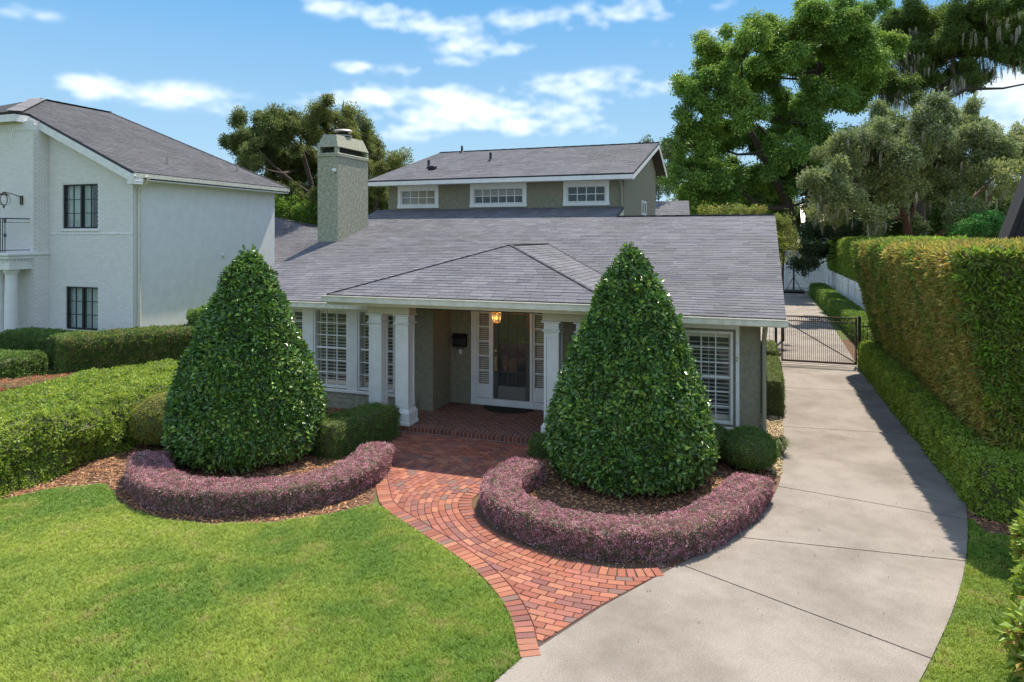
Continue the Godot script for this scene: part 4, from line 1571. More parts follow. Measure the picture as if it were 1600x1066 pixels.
	b.lathe(V(-25.62, 5.62, bz + 0.5), [Vector2(0.02, 0.1), Vector2(0.12, 0.03), Vector2(0.2, 0.0)], 14)
	for q in 6:
		var a := TAU * q / 6
		var arc := []
		var ra2 := []
		for s in 9:
			var e := PI * s / 8.0
			arc.append(V(-25.62 + cos(a) * sin(e) * 0.205, 5.44 - cos(e) * -0.2 , bz + 0.5 + sin(a) * sin(e) * 0.205))
			ra2.append(0.009)
		b.tube(arc, ra2, 5)
	b.lathe(V(-25.62, 5.12, bz + 0.5), [Vector2(0.0, 0.0), Vector2(0.035, 0.04), Vector2(0.02, 0.09), Vector2(0.07, 0.13)], 10)
	part("iron_frame", b, M.brown_metal, lt)
	b = MB.new()
	b.lathe(V(-25.62, 5.44, bz + 0.5), [Vector2(0.02, -0.19), Vector2(0.12, -0.15), Vector2(0.18, -0.06), Vector2(0.19, 0.03), Vector2(0.15, 0.12), Vector2(0.08, 0.17)], 18)
	part("globe", b, M.glass, lt)

func tone() -> Color:
	var k := rng.randf_range(0.93, 1.03)
	return Color(k, k, k)

# ------------------------------------------------------------------ other buildings, fences, gate
func build_neighbours() -> void:
	var h := thing("gabled_house", "white gabled house with a steep dark roof edge behind the tall hedge", "house", V(10.5, 0, -26))
	var b := MB.new()
	b.slab(pv([6.9, 0, 14.8, 0, 14.8, 3.2, 10.85, 15.2, 6.9, 3.2]), Transform3D(Basis(), V(0, 0, -25.0)), 0.0, 1.2, Color.WHITE, 0.0, true)
	part("wall", b, M.white_stucco, h)
	b = MB.new()
	for s in [[V(6.4, 2.2, 0), V(10.85, 15.75, 0)], [V(15.3, 2.2, 0), V(10.85, 15.75, 0)]]:
		var dir: Vector3 = (s[1] - s[0]).normalized()
		var up := Vector3.BACK.cross(dir)
		if up.y < 0:
			up = -up
		b.obox(Transform3D(Basis(dir, up, dir.cross(up)), (s[0] + s[1]) * 0.5 + V(0, 0, -24.05)), V((s[1] - s[0]).length(), 0.16, 0.9))
		b.obox(Transform3D(Basis(dir, up, dir.cross(up)), (s[0] + s[1]) * 0.5 - up * 0.18 + V(0, 0, -23.6)), V((s[1] - s[0]).length(), 0.22, 0.06))
	part("roof", b, M.slate_board, h)
	b = MB.new()
	b.box(V(7.2, 0, -34.0), V(14.2, 3.4, -25.0))
	part("rear_wing", b, M.white_stucco, h)
	h = thing("distant_house", "distant white house with a small paned window seen between trunks", "house", V(6.5, 0, -74))
	b = MB.new()
	b.box(V(4.6, 0, -78), V(9.5, 5.6, -72.6))
	part("wall", b, M.white_stucco, h)
	b = MB.new()
	deck(b, [V(4.2, 5.5, -72.0), V(9.9, 5.5, -72.0), V(9.9, 7.6, -75.3), V(4.2, 7.6, -75.3)], 0.15)
	deck(b, [V(9.9, 5.5, -78.6), V(4.2, 5.5, -78.6), V(4.2, 7.6, -75.3), V(9.9, 7.6, -75.3)], 0.15)
	part("roof", b, M.cap_metal, h)
	window(h, 6.1, 7.1, 4.0, 4.75, -72.58, [], 3, 2, 0.08, M.white_paint, false, 0.05)
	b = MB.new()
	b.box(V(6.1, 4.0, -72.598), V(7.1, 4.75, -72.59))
	part("room_shade_panel", b, M.black_frame, h)  # black panel painting in the shade of a room behind the panes
	# white board fences
	var f := thing("board_fence", "white board fence closing the end of the drive behind the basketball hoop", "fence", V(1.5, 0, -55.8))
	fence_run(f, V(-6.0, 0, -55.8), V(5.0, 0, -55.8), 1.95, 1.35)
	f = thing("board_fence", "white picket fence running beside the far drive under the tall hedge", "fence", V(4.9, 0, -42))
	fence_run(f, V(4.9, 0, -55.5), V(4.9, 0, -30.0), 1.75, 0.4)

func fence_run(f: Node3D, a: Vector3, d: Vector3, hgt: float, board: float) -> void:
	var ln := a.distance_to(d)
	var ex := (d - a).normalized()
	var cnt := int(ln / board)
	var s := MB.new()
	s.cbox(Transform3D(), V(board - 0.02, hgt, 0.03), 0.006)
	var sm := s.mesh()
	for i in cnt:
		var o := inst("plank", sm, M.white_paint, f)
		o.transform = Transform3D(Basis(ex, Vector3.UP, ex.cross(Vector3.UP)), a + ex * board * (i + 0.5) + V(0, hgt * 0.5, 0) - f.position)
	var b := MB.new()
	for y in [0.3, hgt - 0.25]:
		b.obox(Transform3D(Basis(ex, Vector3.UP, ex.cross(Vector3.UP)), (a + d) * 0.5 + V(0, y, 0) - ex.cross(Vector3.UP) * -0.04), V(ln, 0.09, 0.04))
	part("rail", b, M.white_paint, f)
	var p := MB.new()
	p.cbox(Transform3D(), V(0.11, hgt + 0.06, 0.11), 0.01)
	var pm := p.mesh()
	var step := 2.7
	for i in int(ln / step) + 1:
		var o := inst("post", pm, M.white_paint, f)
		o.position = a + ex * step * i + V(0, (hgt + 0.06) * 0.5, 0) + ex.cross(Vector3.UP) * 0.05 - f.position

func build_gate() -> void:
	var z := -23.85
	var g := thing("drive_gate", "dark metal drive gate of thin upright bars with a diagonal brace", "gate", V(1.9, 0, z))
	var b := MB.new()
	var x0 := 0.78
	var x1 := 3.0
	b.box(V(x0, 0.06, z - 0.025), V(x0 + 0.05, 1.55, z + 0.025))
	b.box(V(x1 - 0.05, 0.06, z - 0.025), V(x1, 1.55, z + 0.025))
	b.box(V(x0 + 0.05, 0.06, z - 0.024), V(x1 - 0.05, 0.12, z + 0.024))
	b.box(V(x0 + 0.05, 1.51, z - 0.022), V(x1 - 0.05, 1.548, z + 0.022))
	b.box(V(x0 + 0.05, 1.37, z - 0.021), V(x1 - 0.05, 1.4, z + 0.021))
	b.tube([V(x0 + 0.1, 1.36, z + 0.03), V(x1 - 0.05, 0.14, z + 0.03)], [0.018, 0.018], 6)
	part("frame", b, M.brown_metal, g)
	var bar := CylinderMesh.new()
	bar.top_radius = 0.007
	bar.bottom_radius = 0.007
	bar.height = 1.4
	bar.radial_segments = 6
	bar.rings = 1
	var cnt := 36
	for i in cnt:
		var o := inst("bar", bar, M.brown_metal, g)
		o.position = V(lerpf(x0 + 0.05, x1 - 0.05, (i + 0.5) / cnt), 0.81, z) - g.position
	b = MB.new()
	b.box(V(x1 + 0.03, 0.0, z - 0.04), V(x1 + 0.11, 1.6, z + 0.04))
	b.box(V(x0 - 0.12, 0.2, z - 0.03), V(x0 - 0.01, 0.32, z + 0.03))
	b.box(V(x0 - 0.2, 0.0, z - 0.04), V(x0 - 0.12, 1.3, z + 0.04))
	part("post", b, M.black_metal, g)
	b = MB.new()
	b.box(V(x0 - 0.1, 0.012, z + 0.18), V(x1 + 0.05, 0.028, z + 0.32))
	part("drain_grate", b, M.cap_metal, g)
	var f := thing("bar_fence", "short dark bar fence between the gate and the tall hedge", "fence", V(3.6, 0, z - 0.1))
	b = MB.new()
	b.box(V(3.15, 1.25, z - 0.115), V(4.1, 1.29, z - 0.085))
	b.box(V(3.15, 0.15, z - 0.115), V(4.1, 0.19, z - 0.085))
	part("rail", b, M.black_metal, f)
	for i in 8:
		var o := inst("bar", bar, M.black_metal, f)
		o.position = V(3.2 + i * 0.115, 0.7, z - 0.1) - f.position
	f = thing("bar_fence", "short brown bar fence between the gate and the house corner", "fence", V(0.45, 0, z - 0.1))
	b = MB.new()
	b.box(V(0.05, 1.3, z - 0.115), V(0.56, 1.34, z - 0.085))
	b.box(V(0.05, 0.15, z - 0.115), V(0.56, 0.19, z - 0.085))
	part("rail", b, M.brown_metal, f)
	for i in 5:
		var o := inst("bar", bar, M.brown_metal, f)
		o.position = V(0.1 + i * 0.11, 0.72, z - 0.1) - f.position

func build_hoop() -> void:
	var g := thing("basketball_hoop", "portable basketball hoop with clear framed backboard at the end of the drive", "basketball hoop", V(2.6, 0, -53.6))
	var b := MB.new()
	b.cbox(Transform3D(Basis(), V(2.6, 0.13, -53.6)), V(1.5, 0.22, 0.9), 0.08)
	part("base", b, M.black_metal, g)
	b = MB.new()
	b.tube([V(2.6, 0.2, -53.6), V(2.6, 2.6, -53.5)], [0.06, 0.055], 10)
	b.tube([V(2.6, 1.2, -53.6), V(2.1, 0.22, -53.5)], [0.025, 0.025], 6)
	b.tube([V(2.6, 1.2, -53.6), V(3.1, 0.22, -53.5)], [0.025, 0.025], 6)
	b.tube([V(2.6, 2.5, -53.5), V(2.6, 2.7, -53.1)], [0.05, 0.05], 8)
	part("pole", b, M.black_metal, g)
	b = MB.new()
	for q in [[1.88, 1.94, 2.2, 3.1], [3.26, 3.32, 2.2, 3.1], [1.94, 3.26, 2.2, 2.26], [1.94, 3.26, 3.04, 3.1], [2.32, 2.36, 2.38, 2.8], [2.84, 2.88, 2.38, 2.8], [2.36, 2.84, 2.76, 2.8], [2.36, 2.84, 2.38, 2.42]]:
		b.box(V(q[0], q[2], -53.07), V(q[1], q[3], -53.03))
	part("backboard_frame", b, M.white_paint, g)
	b = MB.new()
	b.box(V(1.94, 2.26, -53.06), V(3.26, 3.04, -53.05))
	part("backboard", b, M.board_glass, g)
	b = MB.new()
	var ring := []
	var rr := []
	for i in 17:
		ring.append(V(2.6 + cos(i * TAU / 16) * 0.23, 2.4, -52.75 + sin(i * TAU / 16) * 0.23))
		rr.append(0.012)
	b.tube(ring, rr, 6)
	part("rim", b, M.brown_metal, g)

# ------------------------------------------------------------------ porch things
func build_porch_things() -> void:
	var t := thing("porch_lantern", "lit hanging glass lantern in front of the door", "lantern", V(-5.43, 2.2, -14.15))
	var c := V(-5.43, 2.28, -14.15)
	var b := MB.new()
	for k in 4:
		var a := TAU * (k + 0.5) / 4
		b.tube([c + V(cos(a) * 0.085, -0.09, sin(a) * 0.085), c + V(cos(a) * 0.13, 0.13, sin(a) * 0.13)], [0.007, 0.007], 5)
		var a2 := TAU * (k + 1.5) / 4
		b.tube([c + V(cos(a) * 0.085, -0.09, sin(a) * 0.085), c + V(cos(a2) * 0.085, -0.09, sin(a2) * 0.085)], [0.008, 0.008], 5)
		b.tube([c + V(cos(a) * 0.13, 0.13, sin(a) * 0.13), c + V(cos(a2) * 0.13, 0.13, sin(a2) * 0.13)], [0.008, 0.008], 5)
		b.tube([c + V(cos(a) * 0.13, 0.13, sin(a) * 0.13), c + V(0, 0.24, 0)], [0.008, 0.008], 5)
	b.tube([c + V(0, 0.24, 0), c + V(0, 0.44, 0)], [0.008, 0.008], 6)
	b.lathe(c + V(0, 0.415, 0), [Vector2(0.06, 0.0), Vector2(0.06, 0.025)], 12)
	b.tube([c + V(0, -0.085, 0), c + V(0, -0.02, 0)], [0.014, 0.014], 8)
	part("frame", b, M.brass, t)
	b = MB.new()
	for k in 4:
		var a := TAU * (k + 0.5) / 4
		var a2 := TAU * (k + 1.5) / 4
		b.quad(c + V(cos(a2) * 0.083, -0.085, sin(a2) * 0.083), c + V(cos(a) * 0.083, -0.085, sin(a) * 0.083), c + V(cos(a) * 0.127, 0.125, sin(a) * 0.127), c + V(cos(a2) * 0.127, 0.125, sin(a2) * 0.127))
	part("pane", b, M.glass, t)
	b = MB.new()
	b.lathe(c + V(0, -0.02, 0), [Vector2(0.002, 0.0), Vector2(0.016, 0.02), Vector2(0.02, 0.04), Vector2(0.012, 0.07), Vector2(0.001, 0.095)], 12)
	part("bulb", b, M.flame, t)
	var l := OmniLight3D.new()
	l.name = "lantern_light"
	l.position = V(0, 0.1, 0)
	l.light_color = Color(1.0, 0.72, 0.4)
	l.light_energy = 0.04
	l.light_size = 0.02
	l.omni_range = 8.0
	l.omni_attenuation = 2.0
	l.shadow_enabled = true
	t.add_child(l)
	l.position = c + V(0, 0.02, 0) - t.position
	t = thing("wall_mailbox", "black wall mailbox with a sloping lid beside the door", "mailbox", V(-6.65, 1.48, DZ))
	b = MB.new()
	var prof := pv([0.0, 1.48, 0.1, 1.48, 0.12, 1.53, 0.1, 1.7, 0.0, 1.74])
	b.slab(prof, Transform3D(Basis(Vector3.BACK, Vector3.UP, Vector3.LEFT), V(-6.48, 0, DZ + 0.002)), 0.0, 0.34, Color.WHITE, 0.0, true)
	part("box", b, M.black_metal, t)
	b = MB.new()
	b.obox(Transform3D(Basis(Vector3.RIGHT, 0.55), V(-6.65, 1.735, DZ + 0.07)), V(0.38, 0.014, 0.17))
	part("lid", b, M.black_metal, t)
	b = MB.new()
	b.tube([V(-6.74, 1.5, DZ + 0.07), V(-6.74, 1.43, DZ + 0.08), V(-6.56, 1.43, DZ + 0.08), V(-6.56, 1.5, DZ + 0.07)], [0.008, 0.008, 0.008, 0.008], 6)
	part("paper_hook", b, M.black_metal, t)
	t = thing("door_bell", "small white door bell plate under the mailbox", "door bell", V(-6.66, 1.36, DZ))
	b = MB.new()
	cb(b, V(-6.69, 1.3, DZ + 0.001), V(-6.62, 1.41, DZ + 0.025), 0.006)
	part("plate", b, M.white_paint, t)
	b = MB.new()
	b.tube([V(-6.655, 1.34, DZ + 0.024), V(-6.655, 1.34, DZ + 0.032)], [0.014, 0.014], 12)
	part("button", b, M.cap_metal, t)
	t = thing("door_mat", "dark half-round coir mat in front of the door", "door mat", V(-5.38, 0.131, -14.72))
	var half := PackedVector2Array()
	for i in 25:
		var a := PI * i / 24.0
		half.append(Vector2(-5.38 + cos(a) * 0.62, 14.84 - sin(a) * 0.46))
	b = MB.new()
	b.slab(half, ground_frame(0.131), 0.0, 0.018, Color.WHITE, 0.006)
	part("pile", b, M.mat_fibre, t)
	t = thing("outlet_cover", "small white outlet cover on the front window trim", "outlet cover", V(-0.34, 1.72, WZ + 0.035))
	b = MB.new()
	cb(b, V(-0.365, 1.66, WZ + 0.0355), V(-0.315, 1.78, WZ + 0.046), 0.004)
	part("plate", b, M.gutter_white, t)
	b = MB.new()
	for y in [1.69, 1.745]:
		b.box(V(-0.35, y - 0.012, WZ + 0.046), V(-0.33, y + 0.012, WZ + 0.05))
	part("socket", b, M.black_metal, t)

# ------------------------------------------------------------------ ground, drive, walk
func clip_half(p: PackedVector2Array, a: Vector2, d: Vector2, gap: float) -> Array:
	# splits polygon p along the line a-d; returns [left side, right side]
	var dir := (d - a).normalized()
	var s := Vector2(-dir.y, dir.x)
	var big := 200.0
	var out := []
	for k in [1.0, -1.0]:
		var o: Vector2 = a + s * k * gap * 0.5
		var half := PackedVector2Array([o - dir * big, o + dir * big, o + dir * big + s * k * big, o - dir * big + s * k * big])
		var got := Geometry2D.intersect_polygons(p, half)
		out.append(got[0] if got.size() else PackedVector2Array())
	return out

var drive_left := [0.71, -24.1, 0.66, -21.0, 0.6, -18.77, 0.55, -15.16, 0.43, -12.69, 0.17, -11.1, -0.26, -9.88, -0.91, -8.68]
var drive_right := [3.05, -24.1, 3.09, -21.0, 3.13, -18.3, 3.2, -15.0, 3.12, -12.86, 2.9, -11.58, 2.48, -9.98, 2.06, -8.73, 1.66, -7.73, 1.42, -7.17]
var walk_left := [-6.95, -12.68, -6.75, -11.6, -6.25, -10.4, -5.72, -9.55, -5.28, -9.02, -4.46, -8.49, -3.77, -8.08, -3.21, -7.69, -2.74, -7.23, -2.43, -6.8, -2.25, -6.44, -2.14, -6.24]
var walk_right := [-3.62, -12.68, -3.7, -11.6, -3.95, -10.7, -4.14, -10.1, -4.12, -9.68, -3.87, -9.26, -3.37, -8.77, -2.77, -8.48, -2.13, -8.33, -1.5, -8.36, -0.96, -8.62]

func build_ground() -> void:
	var b := MB.new()
	b.slab(gp([-220, 40, 220, 40, 220, -330, -220, -330]), ground_frame(), -0.3, -0.004, Color.WHITE)
	structure("ground", b, M.turf)
	# concrete drive: panels parted by joints
	var left := spline(gp(drive_left), 0.15)
	var right := spline(gp(drive_right), 0.15)
	var poly := left.duplicate()
	for q in gp([-1.6, -7.42, -2.14, -6.24, -2.25, -5.86, -2.7, -4.5, -3.6, -2.0, 0.2, -2.0, 0.8, -4.6]):
		poly.append(q)
	var rev := right.duplicate()
	rev.reverse()
	poly.append_array(rev)
	var cuts := [[0.53, -15.78, 3.04, -16.05], [0.19, -12.0, 2.86, -11.5], [-0.42, -9.75, 2.13, -9.98], [-0.75, -8.65, 1.59, -7.59], [0.7, -19.9, 3.0, -20.1]]
	var pieces := [poly]
	for c in cuts:
		var nxt := []
		var a := Vector2(c[0], -c[1])
		var d := Vector2(c[2], -c[3])
		for p in pieces:
			for q in clip_half(p, a, d, 0.02):
				if q.size() > 2:
					nxt.append(q)
		pieces = nxt
	var base := MB.new()
	base.slab(poly, ground_frame(), -0.05, -0.001)
	var drive := structure("driveway", base, M.sand)
	for p in pieces:
		var m := MB.new()
		m.slab(p, ground_frame(), -0.02, 0.014, Color.WHITE, 0.0)
		part("panel", m, M.concrete, drive)
	b = MB.new()
	b.slab(gp([-4.0, -24.12, 3.05, -24.12, 3.3, -34, 3.5, -53.0, 3.6, -55.2, -4.0, -55.2]), ground_frame(), -0.02, 0.012)
	part("panel", b, M.concrete, drive)
	build_walk()
	# bark beds
	b = MB.new()
	b.slab(gp([-11.9, -4.2, -11.05, -7.22, -10.7, -7.93, -10.13, -8.33, -9.6, -8.05, -9.26, -7.84, -8.7, -7.66, -8.12, -7.56, -7.38, -7.64, -6.51, -8.0, -5.89, -8.55, -5.5, -9.08, -5.72, -9.55, -6.25, -10.4, -6.75, -11.6, -6.95, -12.68, -8.1, -12.72, -8.1, -13.98, -13.2, -13.98, -15.5, -14.0, -15.5, -4.2]), ground_frame(), -0.02, 0.004)
	structure("mulch_bed", b, M.soil)
	b = MB.new()
	b.slab(gp([-3.62, -12.68, -3.7, -11.6, -3.95, -10.7, -4.14, -10.1, -4.12, -9.66, -3.87, -9.24, -3.37, -8.75, -2.77, -8.46, -2.13, -8.31, -1.5, -8.34, -0.8, -8.66, -0.14, -9.9, 0.3, -11.15, 0.5, -12.4, 0.3, -13.0, 0.1, -13.98, -2.65, -13.98, -2.65, -12.7]), ground_frame(), -0.02, 0.003)
	structure("mulch_bed", b, M.soil)
	b = MB.new()
	b.slab(gp([2.9, -11.62, 3.0, -11.05, 3.7, -11.05, 6.0, -10.6, 9.0, -10.6, 9.0, -30, 3.1, -30, 3.13, -18.3, 3.2, -15.0, 3.12, -12.86]), ground_frame(), -0.02, 0.005)
	structure("mulch_bed", b, M.soil)
	b = MB.new()
	b.slab(gp([0.1, -13.0, 0.5, -12.3, 0.6, -12.69, 0.7, -15.16, 0.75, -18.77, 0.8, -23.7, 0.1, -23.7]), ground_frame(), -0.02, 0.006)
	structure("gravel_strip", b, M.gravel_bed)

func build_walk() -> void:
	var lp := spline(gp(walk_left), 0.05)
	var rp := spline(gp(walk_right), 0.05)
	var poly := lp.duplicate()
	poly.append_array(gp([-1.6, -7.40]))
	var rv := rp.duplicate()
	rv.reverse()
	poly.append_array(rv)
	var b := MB.new()
	b.slab(poly, ground_frame(), -0.03, 0.007)
	var walk := structure("brick_path", b, M.sand)
	var bank := []
	# soldier course along the lawn
	var bl := 0.205
	var gap := 0.007
	var line := resample(lp, 0.102)
	for i in range(26, line.size() - 1):
		var a := line[i]
		var d := line[i + 1]
		var s := (d - a).normalized()
		var inw := Vector2(-s.y, s.x)
		if inw.x < 0.0 and inw.y < 0.0:
			inw = -inw
		inw = Vector2(s.y, -s.x) if Geometry2D.is_point_in_polygon((a + d) * 0.5 + Vector2(s.y, -s.x) * 0.1, poly) else Vector2(-s.y, s.x)
		var e := s * gap * 0.5
		bank.append(PackedVector2Array([a + e, d - e, d - e + inw * bl, a + e + inw * bl]))
	# soldier course along the planting bed
	line = resample(rp, 0.102)
	var rin := []
	for i in range(24, line.size() - 1):
		var a := line[i]
		var d := line[i + 1]
		var s := (d - a).normalized()
		var inw := Vector2(s.y, -s.x) if Geometry2D.is_point_in_polygon((a + d) * 0.5 + Vector2(s.y, -s.x) * 0.1, poly) else Vector2(-s.y, s.x)
		var e := s * gap * 0.5
		bank.append(PackedVector2Array([a + e, d - e, d - e + inw * bl, a + e + inw * bl]))
		if rin.is_empty():
			rin.append(a + inw * (bl + gap))
		rin.append(d + inw * (bl + gap))
	# field region: the walk less its two borders
	var li := PackedVector2Array()
	var ll := resample(lp, 0.05)
	for i in ll.size():
		var s := (ll[min(i + 1, ll.size() - 1)] - ll[max(i - 1, 0)]).normalized()
		var inw := Vector2(s.y, -s.x) if Geometry2D.is_point_in_polygon(ll[i] + Vector2(s.y, -s.x) * 0.06, poly) else Vector2(-s.y, s.x)
		li.append(ll[i] + inw * (bl + gap if i > 52 else 0.0))
	var field := li.duplicate()
	field.append_array(gp([-2.17, -6.27, -1.64, -7.41, -1.0, -8.55]))
	for i in range(rin.size() - 2, -1, -1):
		field.append(rin[i])
	var start := rp[0]
	for i in range(0, rp.size()):
		if rp[i].y < 10.4:
			start = rp[i]
			break
	field.append_array(PackedVector2Array([Vector2(-3.95, 10.75), Vector2(-3.7, 11.6), Vector2(-3.62, 12.68)]))
	var split := 11.05
	# rows beside the porch run straight
	var y := split
	var r := 0
	while y < 12.7:
		var x := -7.2 - (0.1 if r % 2 else 0.0)
		while x < -3.4:
			clip_brick(bank, PackedVector2Array([Vector2(x + gap, y + gap), Vector2(x + 0.205, y + gap), Vector2(x + 0.205, y + 0.102), Vector2(x + gap, y + 0.102)]), field)
			x += 0.205
		y += 0.102
		r += 1
	var lower := Geometry2D.intersect_polygons(field, PackedVector2Array([Vector2(-9, 0), Vector2(3, 0), Vector2(3, split), Vector2(-9, split)]))
	var low: PackedVector2Array = lower[0]
	for q in lower:
		if q.size() > low.size():
			low = q
	# arcs: offsets of the bed-side border
	var curve := PackedVector2Array()
	var rs := PackedVector2Array(rin.slice(0, rin.size() - 1))
	# lengthen the curve at both ends so that outer courses reach the edges
	var d0 := (rs[0] - rs[4]).normalized()
	var d1 := (rs[-1] - rs[-8]).normalized()
	curve.append(rs[0] + d0 * 3.5)
	curve.append_array(rs)
	curve.append(rs[-1] + d1 * 1.5)
	for k in 34:
		var off := k * 0.102
		var p := PackedVector2Array()
		var dense := resample(curve, 0.05)
		for i in dense.size():
			var s := (dense[min(i + 3, dense.size() - 1)] - dense[max(i - 3, 0)]).normalized()
			var o := Vector2(s.y, -s.x)
			p.append(dense[i] + o * off)
		var even := resample(p, 0.1025)
		var i := k % 2
		while i + 2 < even.size():
			var a := even[i]
			var m := even[i + 1]
			var d := even[i + 2]
			i += 2
			var s := (d - a).normalized()
			var o := Vector2(s.y, -s.x)
			var e := s * gap * 0.5
			clip_brick(bank, PackedVector2Array([a + e, d - e, d - e + o * 0.095, a + e + o * 0.095]), low)
	bank.sort_custom(func(p, q): return p[0].y < q[0].y)
	var rest := MB.new()
	for i in bank.size():
		var mb := MB.new() if i < 300 else rest
		var k := noise_patch(bank[i][0])
		var col := mixed(BRICK_PAL, 0.16)
		if rng.randf() < 0.035:
			col = Color(0.19, 0.11, 0.09)
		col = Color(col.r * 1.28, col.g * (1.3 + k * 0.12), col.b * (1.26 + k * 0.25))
		mb.slab(bank[i], ground_frame(), 0.0, 0.019 + rng.randf() * 0.004, col, 0.005)
		if i < 300:
			part("brick", mb, M.brick, walk)
	part("brick_paving", rest, M.brick, walk, "stuff")

func noise_patch(p: Vector2) -> float:
	return wob.get_noise_2d(p.x * 0.7, p.y * 0.7)

func clip_brick(bank: Array, q: PackedVector2Array, region: PackedVector2Array) -> void:
	var inside := true
	var any := false
	for e in q:
		if Geometry2D.is_point_in_polygon(e, region):
			any = true
		else:
			inside = false
	if not any:
		return
	if inside:
		bank.append(q)
		return
	for g in Geometry2D.intersect_polygons(q, region):
		if g.size() < 3:
			continue
		var lo := g[0]
		var hi := g[0]
		for e in g:
			lo = lo.min(e)
			hi = hi.max(e)
		if (hi - lo).x > 0.02 and (hi - lo).y > 0.02:
			bank.append(g)

# random points inside a ground polygon of (x, -z)
func points_in(poly: PackedVector2Array, per_m2: float) -> Array:
	var lo := poly[0]
	var hi := poly[0]
	for q in poly:
		lo = lo.min(q)
		hi = hi.max(q)
	var out := []
	var cnt := int((hi.x - lo.x) * (hi.y - lo.y) * per_m2)
	for i in cnt:
		var p := Vector2(rng.randf_range(lo.x, hi.x), rng.randf_range(lo.y, hi.y))
		if Geometry2D.is_point_in_polygon(p, poly):
			out.append(p)
	return out

func build_grass() -> void:
	var tuft := grass_tuft(12, 0.035, 0.042, 0.006, 5)
	var patch := noise(0.3, 31, 4)
	var fleck := noise(1.6, 32, 2)
	var lawns := [
		["lawn", "bright green mown lawn in front of the brick path", [-11.6, -5.2, -11.05, -7.22, -10.7, -7.93, -10.13, -8.33, -9.6, -8.05, -9.26, -7.84, -8.7, -7.66, -8.12, -7.56, -7.38, -7.64, -6.51, -8.0, -5.89, -8.55, -5.5, -9.08, -5.28, -9.0, -4.46, -8.47, -3.77, -8.06, -3.21, -7.67, -2.74, -7.21, -2.43, -6.78, -2.25, -6.4, -2.16, -6.22, -2.28, -5.86, -2.75, -4.5, -3.4, -2.6, -6.0, -2.6, -9.5, -3.6], 2600],
		["lawn", "narrow strip of mown grass beside the curved edge of the drive", [2.93, -11.52, 2.51, -9.96, 2.09, -8.71, 1.69, -7.71, 1.44, -7.13, 0.82, -4.5, 2.6, -4.5, 4.0, -7.0, 5.2, -9.0, 6.0, -10.6, 3.7, -11.05, 3.0, -11.05], 1900],
	]
	for l in lawns:
		var where := []
		var cols := []
		for p in points_in(gp(l[2]), l[3]):
			var k: float = patch.get_noise_2d(p.x, p.y)
			var f: float = fleck.get_noise_2d(p.x, p.y)
			var g := clampf(0.45 + k * 1.1 + f * 0.45, 0.0, 1.0)
			var c := Color(0.15, 0.275, 0.02).lerp(Color(0.35, 0.435, 0.05), g)
			if f > 0.36 and rng.randf() < 0.25:
				c = Color(0.38, 0.34, 0.11)
			var v := rng.randf_range(0.8, 1.2)
			where.append(Transform3D(Basis(Vector3.UP, rng.randf() * TAU).scaled(Vector3.ONE * rng.randf_range(0.75, 1.15)), V(p.x, -0.006, -p.y)))
			cols.append(Color(c.r * v, c.g * v, c.b * v))
		var o := scatter(numbered(l[0]), tuft, M.blade, where, cols, self)
		o.set_meta("label", l[1])
		o.set_meta("category", "lawn")

